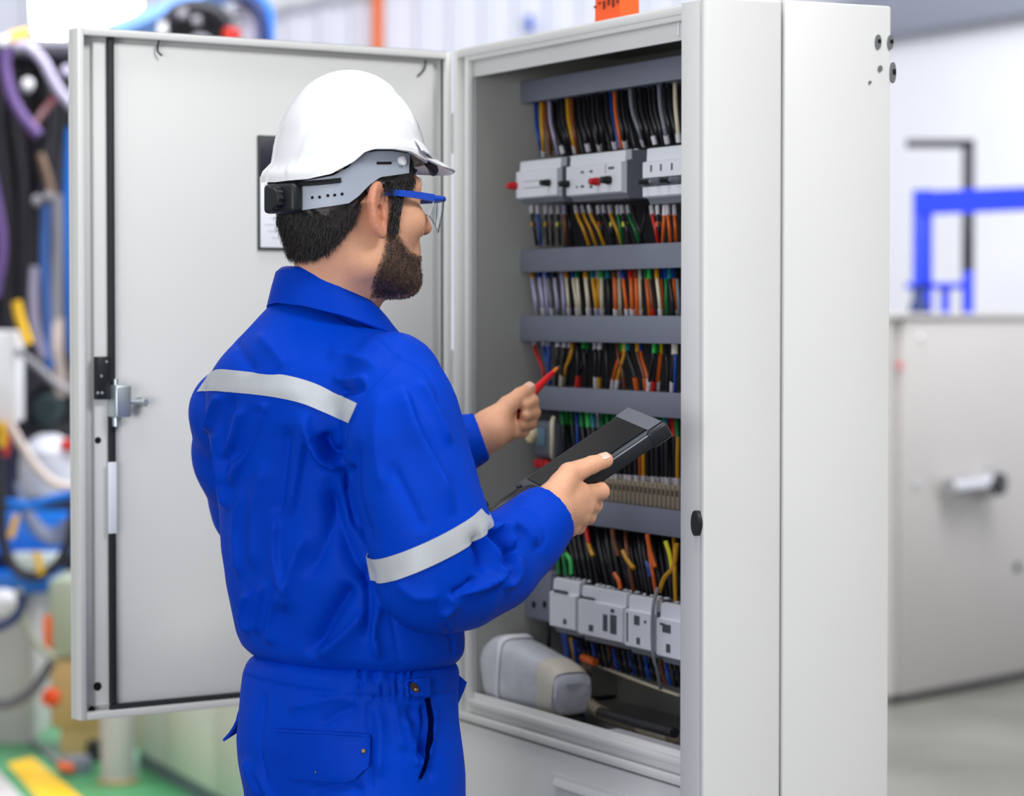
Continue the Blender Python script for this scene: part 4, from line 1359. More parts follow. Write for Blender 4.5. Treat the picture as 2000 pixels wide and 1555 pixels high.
def noise3(P_, f, seed):
    """cheap smooth value noise"""
    q = P_ * f + seed * 17.3
    i = np.floor(q).astype(np.int64)
    w = q - i
    w = w * w * (3 - 2 * w)

    def hsh(a, b, c):
        x = np.sin(a * 127.1 + b * 311.7 + c * 74.7 + seed) * 43758.5453
        return x - np.floor(x)
    r = 0
    for dx in (0, 1):
        for dy in (0, 1):
            for dz in (0, 1):
                r = r + hsh(i[:, 0] + dx, i[:, 1] + dy, i[:, 2] + dz) * (w[:, 0] if dx else 1 - w[:, 0]) * (w[:, 1] if dy else 1 - w[:, 1]) * (w[:, 2] if dz else 1 - w[:, 2])
    return r * 2 - 1


def poly_dist(q, pts):
    """distance in pixels from points q to a polyline, and the position along it 0..1"""
    best = np.full(len(q), 1e9)
    pos = np.zeros(len(q))
    m = len(pts) - 1
    side = np.zeros(len(q))
    for i in range(m):
        a, b = np.array(pts[i], float), np.array(pts[i + 1], float)
        ab = b - a
        t = np.clip(((q - a) @ ab) / max(ab @ ab, 1e-9), 0, 1)
        e = q - a - t[:, None] * ab
        dd = np.hypot(e[:, 0], e[:, 1])
        k = dd < best
        best[k] = dd[k]
        pos[k] = (i + t[k]) / m
        side[k] = np.sign(ab[0] * e[k, 1] - ab[1] * e[k, 0])
    return best, pos, side


def in_poly(q, pts):
    c = np.zeros(len(q), bool)
    n = len(pts)
    for i in range(n):
        (x1, y1), (x2, y2) = pts[i], pts[i - 1]
        m = ((y1 > q[:, 1]) != (y2 > q[:, 1])) & (q[:, 0] < (x2 - x1) * (q[:, 1] - y1) / ((y2 - y1) or 1e-9) + x1)
        c ^= m
    return c


def curve2(pts, n=6):
    return [(p.x, p.y) for p in spline([(x, y, 0) for x, y in pts], n)]


def fold(V, N, pts, amp, wid, taper=True, face=0.05, one=0, xs=None):
    """press a fold (amp in metres, width in photo pixels) along a traced line, on the cloth that faces the viewer there"""
    q = proj_np(V)
    view = np.array([0, 0, HC]) - V
    view /= np.linalg.norm(view, axis=1)[:, None]
    fac = np.clip(((N * view).sum(1) - face) / 0.25, 0, 1)
    dd, pos, side = poly_dist(q, curve2(pts))
    w = np.exp(-(dd / (wid * .9)) ** 1.35) if taper else np.exp(-(dd / wid) ** 2)
    if one:
        w = np.where(side * one > 0, w, np.exp(-(dd / (wid * 0.3)) ** 2))
    if taper:
        w = w * np.clip(np.sin(np.pi * np.clip(pos, 0.0, 1.0)) * 2.2, 0, 1)
    return V + N * (amp * w * fac)[:, None]


def np_build(V, F, name, m, parent, smooth=True):
    b = MB()
    me = bpy.data.meshes.new(name)
    inv = np.array(parent.matrix_world_build.inverted())
    W = V @ inv[:3, :3].T + inv[:3, 3]
    me.from_pydata(W.tolist(), [], F.tolist() if isinstance(F, np.ndarray) else F)
    me.materials.append(m)
    me.shade_smooth()
    me.update()
    o = bpy.data.objects.new(name, me)
    COL.objects.link(o)
    o.parent = parent.o
    return Node(o, parent.matrix_world_build)


def bvh_of(V, F):
    return BVHTree.FromPolygons(V.tolist(), F.tolist())


def shoot(bvh, px, py, off=0.0):
    """point on the surface seen at this pixel, lifted by off along its normal"""
    d = ray(px, py).normalized()
    h = bvh.ray_cast(EYE, d)
    if h[0] is None:
        h = bvh.find_nearest(P(px, py, 3.25))
    n = h[1]
    if n.dot(d) > 0:
        n = -n
    return h[0] + n * off


def resample(pts, n):
    pts = [Vector((x, y, 0)) for x, y in pts]
    L = [0]
    for a, b in zip(pts, pts[1:]):
        L.append(L[-1] + (b - a).length)
    out = []
    for k in range(n):
        t = L[-1] * k / (n - 1)
        for i in range(len(pts) - 1):
            if t <= L[i + 1] + 1e-6:
                w = (t - L[i]) / max(L[i + 1] - L[i], 1e-9)
                p = pts[i].lerp(pts[i + 1], min(max(w, 0), 1))
                out.append((p.x, p.y))
                break
    return out


def patch(bvh, top, bot, nu, nv, lift, thick, name, m, parent):
    """a flat trim sewn onto the cloth between two traced edges"""
    a, b = resample(curve2(top), nu), resample(curve2(bot), nu)
    rows = []
    for j in range(nv):
        t = j / (nv - 1)
        rows.append([shoot(bvh, lerp(a[i][0], b[i][0], t), lerp(a[i][1], b[i][1], t), lift) for i in range(nu)])
    return MB().sheet(rows, thick).build(name, m, parent, smooth=50)


SKY = 3.30
AB = math.atan2(-0.66, 0.75)                               # angle of the wearer's right, hips
AS = math.atan2(-0.80, 0.60)                               # shoulders


def trunk(levels, ratio, Y0=SKY, grow=0.0):
    zs, cx, cy, a, b, an = [], [], [], [], [], []
    for lv in levels:
        py, l, r, tw = lv[:4]
        rt = lv[4] if len(lv) > 4 else ratio
        pl, pr = P(l, py, Y0), P(r, py, Y0)
        half = (pr.x - pl.x) / 2 + grow
        ang = AB + (AS - AB) * tw
        k = math.sqrt(math.cos(ang) ** 2 + (rt * math.sin(ang)) ** 2)
        zs.append(pl.z)
        cx.append((pl.x + pr.x) / 2)
        cy.append(Y0)
        a.append(half / k)
        b.append(rt * half / k)
        an.append(ang)
    return zs, cx, cy, a, b, an


m_blue = mat('coverall_blue', (0, 60, 186), 0.5, var=0.05, vscale=14, bump=0.2, bscale=1400, spec=0.06)
m_blue2 = mat('coverall_blue_trim', (0, 57, 180), 0.5, var=0.05, vscale=14, bump=0.2, bscale=1400, spec=0.06)
m_tape = mat('reflective_tape', (186, 190, 196), 0.45, metal=0.1, var=0.05, vscale=25, bump=0.05, bscale=500)
m_skin = mat('skin', (226, 168, 134), 0.5, var=0.07, vscale=40, bump=0.35, bscale=700, sss=0.12)
m_hair = mat('hair_black', (28, 22, 22), 0.45, var=0.25, vscale=60)
m_brass = mat('brass_dark', (150, 130, 95), 0.35, metal=1.0)

person = thing('person', 'person in blue coverall standing back-turned, holding a tablet and a red screwdriver', 'person', (P(660, 1400, 3.3).x, 3.3, 0))

# ---- coverall, upper part
RSH, LSH, NB = P(772, 737, 3.17), P(458, 806, 3.46), P(640, 706, 3.33)
ARM_R = [(RSH, .050), (P(782, 800, 3.15), .061), (P(790, 870, 3.14), .067), (P(815, 960, 3.13), .066), (P(838, 1040, 3.125), .067), (P(850, 1115, 3.13), .067), (P(905, 1118, 3.15), .060), (P(965, 1100, 3.175), .051), (P(1026, 1052, 3.205), .041), (P(1060, 1014, 3.22), .034), (P(1076, 1002, 3.228), .0325)]
ARM_L = [(LSH, .0525), (P(474, 890, 3.52), .060), (P(508, 985, 3.58), .060), (P(600, 1085, 3.64), .060), (P(690, 1040, 3.66), .056), (P(800, 940, 3.66), .046), (P(905, 866, 3.66), .033), (P(942, 852, 3.66), .030)]
JL = [(576, 543, 690, 1, 1.2), (600, 528, 712, 1, 1.2), (620, 510, 736, 1, 1.2), (640, 492, 758, 1, 1.2), (660, 472, 775, 1, 1.1), (680, 453, 788, 1, 1.0), (700, 436, 796, 1, .9), (720, 421, 800, 1, .82), (760, 404, 804, 1, .74), (820, 404, 806, .9), (900, 418, 810, .7), (1000, 429, 825, .5), (1080, 433, 850, .3), (1150, 444, 880, .1), (1200, 456, 898, 0), (1240, 464, 901, 0), (1264, 474, 901, 0), (1285, 492, 893, 0), (1310, 520, 870, 0)]
h = 0.003
G, lo = lattice((-0.46, 2.98, 1.06), (0.12, 3.80, 1.60), h)
d = s_loft(G, *trunk(JL, 0.68), P(0, 1298, SKY).z, P(0, 572, SKY).z)
d = smin(d, s_chain(G, [(RSH, .048), (NB, .050), (LSH, .048)], .02), 0.045)
d = smin(d, s_chain(G, ARM_R, 0.02), 0.010)
d = smin(d, s_chain(G, ARM_L, 0.02), 0.03)
# open the cuffs
for (a, b) in ((ARM_R[-2][0], ARM_R[-1][0]), (ARM_L[-2][0], ARM_L[-1][0])):
    t = (b - a).normalized()
    d = np.maximum(d, np.where(np.linalg.norm(G - np.array(b, f4), axis=-1) < 0.06, (G - np.array(b, f4)) @ np.array(t, f4), -1))
V, F = surface_nets(d, lo, h)
del G, d
V = smooth_mesh(V, F, 3)
N = normals(V, F)
V = V + N * (0.0012 * noise3(V, 22, 1) + 0.0009 * (np.abs(noise3(V * np.array([1, 1, .5]) + .01 * noise3(V, 30, 8)[:, None], 38, 2)) - .3))[:, None]
FOLDS = [
    # long pressed crease down the near sleeve
    ([(786, 752), (800, 800), (812, 835), (838, 890), (864, 940), (888, 1004)], .0042, 26, 1),
    ([(745, 760), (735, 830), (738, 900), (750, 960)], .002, 20, 0),
    ([(700, 860), (690, 930), (700, 1000), (728, 1070)], -.003, 14, 0),
    ([(820, 740), (850, 800), (880, 870)], .003, 10, 0),
    ([(760, 900), (800, 980), (830, 1040)], -.002, 16, 0),
    # folds across the back below the tape
    ([(523, 780), (505, 830), (480, 890), (454, 952)], .0042, 22, 1),
    ([(505, 790), (482, 850), (452, 905)], -.004, 11, 0),
    ([(432, 768), (420, 800), (404, 850)], .004, 8, 0),
    ([(429, 822), (430, 890), (438, 950), (446, 1000)], .004, 7, 0),
    ([(470, 960), (462, 1050), (470, 1130)], .003, 9, 0),
    ([(520, 900), (500, 1000), (498, 1120)], .003, 14, 0),
    ([(602, 800), (594, 860), (584, 920), (570, 1010)], .004, 24, 1),
    ([(560, 830), (550, 920), (535, 1030)], -.0035, 16, 0),
    ([(598, 825), (612, 868), (634, 902), (668, 918)], .0065, 8, 0),
    ([(630, 845), (645, 880), (668, 895)], -.009, 16, 0),
    ([(650, 960), (640, 1040), (600, 1130)], -.004, 24, 0),
    ([(600, 1040), (572, 1120), (560, 1200)], .004, 16, 0),
    ([(520, 1130), (508, 1190), (504, 1240)], .004, 8, 0),
    ([(484, 1150), (480, 1200), (486, 1240)], .004, 7, 0),
    ([(548, 1150), (530, 1210), (528, 1262)], .003, 10, 0),
    ([(690, 1140), (650, 1200), (600, 1280)], -.007, 20, 0),
    ([(716, 1190), (676, 1236), (618, 1284)], .0045, 26, -1),
    ([(742, 1180), (730, 1230), (742, 1290)], .004, 10, 0),
    ([(715, 1100), (722, 1180), (715, 1250)], -.004, 12, 0),
    ([(455, 770), (440, 850), (436, 930)], -.003, 10, 0), ([(478, 790), (462, 850), (440, 900)], .0035, 20, 1),
    ([(640, 930), (660, 1010), (690, 1090), (730, 1150)], -.005, 22, 0), ([(545, 990), (540, 1080), (556, 1170)], .003, 18, 1),
    ([(690, 905), (680, 940), (684, 985), (700, 1040)], -.005, 8, 0),
    # yoke
    ([(500, 650), (540, 690), (560, 720)], .002, 16, 0),
    ([(640, 690), (700, 700), (740, 720)], .0025, 18, 0),
    ([(650, 740), (690, 745), (720, 738)], .003, 10, 0),
    ([(660, 765), (690, 762), (712, 752)], -.003, 8, 0),
    ([(455, 650), (470, 690), (500, 730)], -.002, 16, 0),
    # crook of the elbow and forearm
    ([(934, 1026), (958, 1058), (977, 1106), (968, 1134), (884, 1168)], .0042, 18, 1),
    ([(920, 1040), (940, 1080), (945, 1120)], -.005, 12, 0),
    ([(960, 1028), (985, 1040), (1002, 1074)], .005, 7, 0),
    ([(950, 1030), (990, 1070), (992, 1110)], -.005, 9, 0),
    ([(985, 1026), (1020, 1036), (1048, 1064)], .004, 8, 0),
    ([(1004, 1080), (1010, 1120), (985, 1150)], .004, 9, 0),
    ([(880, 1160), (885, 1185), (860, 1205)], .003, 8, 0),
    ([(770, 1130), (810, 1165), (860, 1165)], .002, 16, 0),
    ([(930, 1130), (910, 1150), (880, 1165)], -.004, 10, 0),
]
for pts, amp, wid, one in FOLDS:
    V = fold(V, N, pts, amp * 2.7, wid * .85, one=one, face=-.05)
V = smooth_mesh(V, F, 1, 0.3)
N = normals(V, F)
# seams: armhole, side seam, cuff
for pts, amp, wid in (([(776, 700), (746, 730), (714, 767), (692, 809), (676, 847), (670, 905)], -.0022, 4), ([(776, 700), (812, 708), (845, 745), (858, 790)], -.0016, 4), ([(756, 1150), (764, 1200), (772, 1242), (781, 1298)], -.0016, 4),
                      ([(1006, 995), (1030, 1001), (1047, 1012), (1060, 1030), (1065, 1046), (1060, 1064), (1040, 1078)], -.0018, 4), ([(868, 1222), (882, 1250), (884, 1275)], -.003, 4), ([(664, 618), (720, 650), (776, 700)], -.0014, 4)):
    V = fold(V, N, pts, amp, wid, taper=False)
cover = np_build(V, F, 'coverall', m_blue, person)
JB = bvh_of(V, F)
TAPE_T = [(414, 727), (438, 722), (521, 732), (556, 733), (611, 748), (659, 770), (698, 788)]
TAPE_B = [(387, 766), (424, 764), (521, 773), (585, 786), (633, 805), (682, 826)]
patch(JB, TAPE_T, TAPE_B, 60, 8, 0.0014, 0.0012, 'reflective_tape', m_tape, cover)
# tape ring round the near sleeve
A0, A1 = Vector(ARM_R[3][0]), Vector(ARM_R[5][0])
cpt = P(833, 1060, 3.128)
nrm = Vector((0.42, 0.12, -0.9)).normalized()
ex = nrm.cross(Vector((0, 1, 0))).normalized()
ey = nrm.cross(ex)
rows = []
for s in (-0.0145, -0.0095, -0.004, 0.0015, 0.007, 0.012):
    r = []
    for k in range(73):
        a = 2 * math.pi * k / 72
        dr = ex * math.cos(a) + ey * math.sin(a)
        o = cpt + nrm * s
        h_ = JB.ray_cast(o, dr)
        dist = min(h_[3], .088 - .020 * max(0.0, dr.x - .3)) if h_[0] is not None else 0.07
        r.append(o + dr * (dist + 0.0028))
    rows.append(r)
MB().sheet(rows, 0.0012).build('reflective_tape', m_tape, cover, smooth=50)
# collar
fS = Vector((math.cos(AS + math.pi / 2), math.sin(AS + math.pi / 2), 0))
rS = Vector((math.cos(AS), math.sin(AS), 0))


def collar_ring(prof):
    """prof(theta) -> (radius side, radius along, height in photo y, shift)"""
    r = []
    for k in range(49):
        th = -2.75 + 5.5 * k / 48
        ra, rb, py, sh = prof(th)
        c = P(652, py, 3.30)
        r.append(c + rS * (ra * math.sin(th)) - fS * (rb * math.cos(th) - sh))
    return r


def ip(x, xs, ys):
    return float(np.interp(abs(x), xs, ys))


TH = (0, .5, 1.0, 1.5, 2.0, 2.4, 2.75)
rows = [collar_ring(lambda t: (.060, .070, ip(t, TH, (606, 606, 618, 644, 676, 694, 704)), .012)),
        collar_ring(lambda t: (.057, .066, ip(t, TH, (540, 541, 556, 590, 628, 655, 672)), .012)),
        collar_ring(lambda t: (.056, .066, ip(t, TH, (526, 527, 545, 580, 620, 650, 668)), .010)),
        collar_ring(lambda t: (.060, .072, ip(t, TH, (523, 525, 543, 579, 620, 650, 668)), .008)),
        collar_ring(lambda t: (.066, .078, ip(t, TH, (530, 533, 552, 590, 632, 662, 678)), .008)),
        collar_ring(lambda t: (ip(t, TH, (.073, .073, .076, .080, .084, .086, .088)), .083, ip(t, TH, (555, 560, 578, 614, 655, 682, 694)), .009)),
        collar_ring(lambda t: (ip(t, TH, (.079, .079, .084, .093, .099, .100, .102)), .087, ip(t, TH, (578, 584, 602, 634, 672, 698, 708)), .010)),
        collar_ring(lambda t: (ip(t, TH, (.083, .083, .089, .101, .108, .108, .110)), .0885, ip(t, TH, (592, 598, 616, 645, 684, 708, 716)), .010))]
MB().sheet(rows, 0.003).build('collar', m_blue2, cover, smooth=60)

# ---- trousers with waistband
TL = [(1270, 508, 884, 0), (1290, 492, 888, 0), (1320, 481, 886, 0), (1356, 475, 885, 0), (1400, 469, 888, 0), (1450, 466, 895, 0), (1500, 471, 899, 0), (1555, 481, 901, 0), (1640, 488, 902, 0), (1720, 490, 900, 0)]
h = 0.0035
G, lo = lattice((-0.44, 3.02, 0.05), (0.06, 3.58, 1.20), h)
zc = P(0, 1650, SKY).z
d = s_loft(G, *trunk(TL, 0.70), zc, P(0, 1278, SKY).z, n=2.4)
HR, HL = P(742, 1650, 3.24), P(632, 1650, 3.36)
FR, FL = Vector((HR.x + .03, HR.y - .01, 0.10)), Vector((HL.x + .0, HL.y + .05, 0.10))
for a, b in ((HR, FR), (HL, FL)):
    kn = (Vector(a) + Vector(b)) / 2 + Vector((0.015, 0.012, 0))
    d = smin(d, s_chain(G, [(a, .088), (kn, .076), (b, .070)], .03), 0.03)
    d = np.maximum(d, 0.085 - G[..., 2])
V, F = surface_nets(d, lo, h)
del G, d
V = smooth_mesh(V, F, 2)
N = normals(V, F)
V = V + N * (0.0014 * noise3(V, 20, 5) + 0.0010 * (np.abs(noise3(V * np.array([1, 1, .5]), 34, 9)) - .3))[:, None]
TF = [([(800, 1372), (812, 1420), (838, 1480), (840, 1530)], -.004, 10), ([(770, 1368), (776, 1420), (790, 1470)], .003, 9), ([(788, 1400), (806, 1450), (815, 1500)], .004, 8),
      ([(520, 1350), (512, 1410), (508, 1470), (524, 1540)], -.0022, 5), ([(720, 1366), (723, 1430), (724, 1500), (725, 1555)], -.0022, 5), ([(560, 1380), (620, 1372), (690, 1352)], .003, 12), ([(620, 1420), (660, 1395), (700, 1380)], -.003, 12),
      ([(480, 1480), (492, 1520), (510, 1560)], .004, 8), ([(500, 1500), (520, 1540), (540, 1580)], .003, 7), ([(600, 1545), (660, 1535), (715, 1545)], -.003, 10), ([(738, 1380), (744, 1440), (740, 1520)], .003, 10),
      ([(835, 1366), (845, 1402), (842, 1440), (836, 1474), (818, 1518)], .0035, 6), ([(826, 1372), (832, 1410), (828, 1450), (820, 1490)], -.006, 7), ([(803, 1400), (810, 1450), (812, 1500)], -.0018, 4)]
for pts, amp, wid in TF:
    V = fold(V, N, pts, amp * 2.0, wid)
# elastic gathers in the waistband
R2 = random.Random(5)
for k in range(8):
    x = 694 + k * 15 + R2.uniform(-3, 3)
    V = fold(V, N, [(x, 1302), (x + R2.uniform(-5, 5), 1325), (x + R2.uniform(-4, 6), 1345), (x + 2, 1372)], .0062, 4.5)
    V = fold(V, N, [(x + 7.5, 1302), (x + 8, 1335), (x + 9, 1365)], -.006, 4)
# waistband seam
V = fold(V, N, [(476, 1318), (500, 1328), (560, 1342), (640, 1354), (700, 1360), (790, 1366), (840, 1362), (884, 1352)], -.0042, 3.6, taper=False)
V = fold(V, N, [(505, 1300), (560, 1315), (640, 1328), (690, 1333)], .002, 14)
trou = np_build(V, F, 'trousers', m_blue, cover)
TB = bvh_of(V, F)
patch(TB, [(828, 1368), (838, 1402), (836, 1445), (829, 1485), (816, 1520)], [(837, 1366), (847, 1402), (845, 1440), (838, 1476), (819, 1523)], 9, 3, 0.0030, 0.001, 'pocket_shade', mat('pocket_shade_navy', (0, 8, 44), .8, spec=0.0), cover)  # dark navy patch paints the shade inside the pocket slit
fl = patch(TB, [(548, 1428), (600, 1431), (660, 1435), (722, 1438)], [(541, 1490), (574, 1517), (640, 1521), (692, 1521), (718, 1496)], 40, 16, 0.0048, 0.0052, 'pocket_flap', m_blue2, cover)
sc = []
for k in range(13):
    t = k / 12
    sc.append((lerp(548, 722, t), lerp(1428, 1438, t)))
MB().tube([shoot(TB, x, y - 1, 0.0062) for x, y in sc], 0.0022, 6).build('flap_seam', m_blue2, cover)
for px, py, r, nm in ((712, 1467, 0.0028, 'stud'), (624, 1506, 0.0012, 'stud')):
    p = shoot(TB, px, py, 0.0078)
    MB().lathe(zframe(p, (EYE - p)), [(r, -0.001), (r, 0.0008), (r * .6, 0.0018)], 12).build(nm, m_brass, cover)
# waist tab with snap button
tb = patch(TB, [(799, 1328), (832, 1325)], [(800, 1358), (833, 1357)], 8, 8, 0.006, 0.003, 'waist_tab', m_blue2, cover)
p = shoot(TB, 809, 1342, 0.009)
Mz = zframe(p, (EYE - p).normalized() + Vector((0.2, 0, 0)), Vector((0.6, 0, -0.8)))
b = MB()
prof = [(0.0066 * math.cos(a), 0.0040 * math.sin(a)) for a in [i * math.pi / 8 for i in range(16)]]
b.prism(Mz, prof, -0.001, 0.0022)
bn = b.build('snap_button', mat('snap_dark', (70, 55, 40), 0.3, metal=0.7), cover)
MB().lathe(Mz @ Matrix.Translation((0.0028, 0, 0.0022)), [(0.0024, 0), (0.0024, 0.0012), (0.0012, 0.002)], 10).build('snap_rivet', m_brass, cover)
# flap of the far back pocket and the front flap at the near hip, both standing off the cloth
a0, a1 = P(474, 1376, 3.36), P(468, 1428, 3.37)
rows = [[a0.lerp(a1, t) + Vector((-0.015 * s * (0.2 + t * t) - 0.001, -0.012 * s, -0.010 * s)) for s in (-.3, 0, .35, .7, 1)] for t in (0, .25, .5, .75, 1)]
MB().sheet(rows, 0.003).build('pocket_flap', m_blue2, cover, smooth=50)
q = [(880, 1304), (886, 1312), (908, 1332), (902, 1350), (887, 1384), (878, 1372)]
b0 = P(884, 1330, 3.27)
rows = [[P(880, 1306, 3.28), P(890, 1314, 3.28), P(903, 1325, 3.285), P(910, 1332, 3.29)], [P(878, 1330, 3.28), P(888, 1338, 3.28), P(896, 1344, 3.285), P(905, 1347, 3.29)], [P(877, 1362, 3.28), P(880, 1372, 3.28), P(884, 1380, 3.285), P(888, 1384, 3.29)]]
MB().sheet(rows, 0.004).build('front_flap', m_blue2, cover, smooth=50)
# boots
m_boot = mat('boot_black', (30, 28, 28), 0.5)
for ft in (FR, FL):
    fd = Vector((.75, .66, 0))
    G, lo = lattice((ft.x - .16, ft.y - .16, 0), (ft.x + .30, ft.y + .28, .16), 0.007)
    G = G
    d = smin(s_cap(G, ft + Vector((0, 0, .02)), ft + Vector((0, 0, -.04)), .055, .052), s_cap(G, ft + fd * -.03 + Vector((0, 0, -.052)), ft + fd * .16 + Vector((0, 0, -.058)), .046, .040), .04)
    d = np.maximum(d, 0.004 - G[..., 2])
    Vb, Fb = surface_nets(d, lo, 0.007)
    np_build(smooth_mesh(Vb, Fb, 1), Fb, 'boot', m_boot, person)

# ---- head, neck and hands: one skin mesh
FH = Vector((.82, .572, 0)).normalized()
RH = Vector((FH.y, -FH.x, 0))
HCN = P(680, 400, 3.27)
MH = axes(HCN, RH, FH, (0, 0, 1))                          # local x right, y forward, z up


def H(r, f, z):
    return MH @ Vector((r, f, z))


RM = np.array([[RH.x, FH.x, 0], [RH.y, FH.y, 0], [0, 0, 1]], f4)
h = 0.0022
lo_ = [HCN.x - .13, HCN.y - .13, HCN.z - .225]
G, lo = lattice(lo_, [HCN.x + .14, HCN.y + .14, HCN.z + .125], h)
L = (G - np.array(HCN, f4)) @ RM                            # local coordinates
d = s_ell(L, (0, -.003, .022), (.073, .084, .092))
d = smin(d, s_ell(L, (0, .030, -.035), (.058, .056, .068)), .03)          # face
d = smin(d, s_cap(L, (-.045, .000, -.068), (-.018, .068, -.090), .020, .017), .025)   # jaw
d = smin(d, s_cap(L, (.045, .000, -.068), (.018, .068, -.090), .020, .017), .025)
d = smin(d, s_ell(L, (0, .074, -.086), (.022, .018, .017)), .02)          # chin
d = smin(d, s_ell(L, (0, .070, -.056), (.030, .020, .018)), .02)          # mouth mound
for sx in (-1, 1):
    d = smin(d, s_ell(L, (sx * .044, .052, -.020), (.022, .022, .018)), .02)   # cheekbone
    d = smin(d, s_cap(L, (sx * .012, .081, .022), (sx * .046, .062, .022), .009, .009), .014)  # brow
    d = smax(d, -s_ell(L, (sx * .031, .090, .004), (.017, .014, .011)), .012)   # eye socket
    d = smin(d, s_ell(L, (sx * .031, .067, .004), (.0125, .0125, .0125)), .003)  # eyeball and lids
nose = smin(s_cap(L, (0, .082, .012), (0, .106, -.024), .008, .0105), s_cap(L, (-.012, .092, -.029), (.012, .092, -.029), .0075, .0075), .008)
d = smin(d, nose, .010)
for z, y, r in ((-.051, .088, .0056), (-.060, .087, .0062)):
    d = smin(d, s_cap(L, (-.016, y - .007, z), (0, y, z), r * .6, r), .003)
    d = smin(d, s_cap(L, (.016, y - .007, z), (0, y, z), r * .6, r), .003)
d = smax(d, -s_cap(L, (-.018, .088, -.0555), (.018, .088, -.0555), .0016, .0016), .003)
# neck
d = smin(d, s_cap(G, HCN + RH * 0 - FH * .015 + Vector((0, 0, -.03)), P(656, 660, 3.31), .0505, .050), .025)
# ears
for sx in (-1, 1):
    E_ = Matrix(((1, 0, 0), (0, .97, .24), (0, -.24, .97)))
    q = L - np.array((sx * .078, -.008, -.008), f4)
    q = q * np.array((sx, 1, 1), f4)
    c, s_ = math.cos(.5), math.sin(.5)
    qx = q[..., 0] * c + q[..., 1] * s_                     # stand the ear off the head
    qy = -q[..., 0] * s_ + q[..., 1] * c
    qz = q[..., 2]
    qy2 = qy + 0.14 * qz
    rr = np.sqrt((qy2 / .0185) ** 2 + ((qz - .001) / np.where(qz > 0, .029, .032)) ** 2)
    plate = np.maximum((rr - 1) * .017, np.abs(qx) - .0042)
    rim_ = np.sqrt(((rr - .88) * .0185) ** 2 + (qx - .003) ** 2) - .0038
    rim_ = np.where((qy2 > .008) & (qz < .010), .01, rim_)
    anti = np.sqrt(((np.sqrt(((qy2 + .001) / .0115) ** 2 + ((qz + .0005) / .019) ** 2) - .95) * .0115) ** 2 + (qx - .002) ** 2) - .0026
    anti = np.where(qy2 > .004, .01, anti)
    bowl = np.sqrt((qy2 / .0075) ** 2 + ((qz + .006) / .011) ** 2)
    ear = smin(plate, smin(rim_, anti, .002), .003)
    ear = smax(ear, -np.maximum((bowl - 1) * .007, -qx - .001), .002)
    ear = smin(ear, np.sqrt((qy2 - .009) ** 2 + (qz + .008) ** 2 * .4 + (qx - .002) ** 2) - .0042, .003)   # tragus
    d = smin(d, ear, .006)
Vh, Fh = surface_nets(d, lo, h)
del G, L, d
Vh = smooth_mesh(Vh, Fh, 1)


def hand(paths, palm, wrist, lo, hi, k=0.006, h=0.0016):
    G, lo = lattice(lo, hi, h)
    d = None
    for a, b, ra, rb in palm:
        e = s_cap(G, a, b, ra, rb)
        d = e if d is None else smin(d, e, .008)
    e = s_cap(G, wrist[0], wrist[1], wrist[2], wrist[3])
    d = smin(d, e, .018)
    for ch in paths:
        d = smin(d, s_chain(G, ch, .003), k)
    V, F = surface_nets(d, lo, h)
    return smooth_mesh(V, F, 1), F


def bounds(pts, m=.03):
    a = np.array([list(p) for p in pts])
    return a.min(0) - m, a.max(0) + m


# near hand, holding the tablet
WR = P(1066, 1004, 3.225)
MC4 = [P(1132, 966, 3.282), P(1139, 986, 3.288), P(1131, 1008, 3.288), P(1113, 1029, 3.283)]
PIP = [P(1174, 960, 3.312), P(1160, 986, 3.327), P(1148, 1009, 3.327), P(1129, 1030, 3.318)]
DIP = [P(1166, 943, 3.335), P(1154, 962, 3.350), P(1140, 984, 3.352), P(1122, 1008, 3.342)]
TIP = [P(1150, 936, 3.350), P(1138, 946, 3.362), P(1124, 964, 3.366), P(1108, 990, 3.356)]
rad = [(.0118, .0100, .0088, .0076), (.0122, .0104, .0090, .0078), (.0116, .0098, .0085, .0074), (.0104, .0086, .0076, .0068)]
fing = [[(MC4[i], rad[i][0]), (PIP[i], rad[i][1]), (DIP[i], rad[i][2]), (TIP[i], rad[i][3])] for i in range(4)]
TH_R = [(P(1078, 972, 3.240), .017), (P(1112, 926, 3.268), .0135), (P(1156, 908, 3.288), .0105), (P(1183, 899, 3.296), .0092)]
palm = [(WR, MC4[i], (.018, .018, .017, .016)[i], (.0125, .013, .0125, .0115)[i]) for i in range(4)]
palm += [(P(1078, 972, 3.240), MC4[0], .016, .011), (P(1098, 945, 3.255), P(1124, 955, 3.28), .013, .010)]
pts = [p for c in fing for p, _ in c] + [p for p, _ in TH_R] + [WR, ARM_R[-3][0]]
V1, F1 = hand(fing + [TH_R], palm, (WR, Vector(ARM_R[-3][0]) + Vector((0, 0, 0)), .025, .027), *bounds(pts))
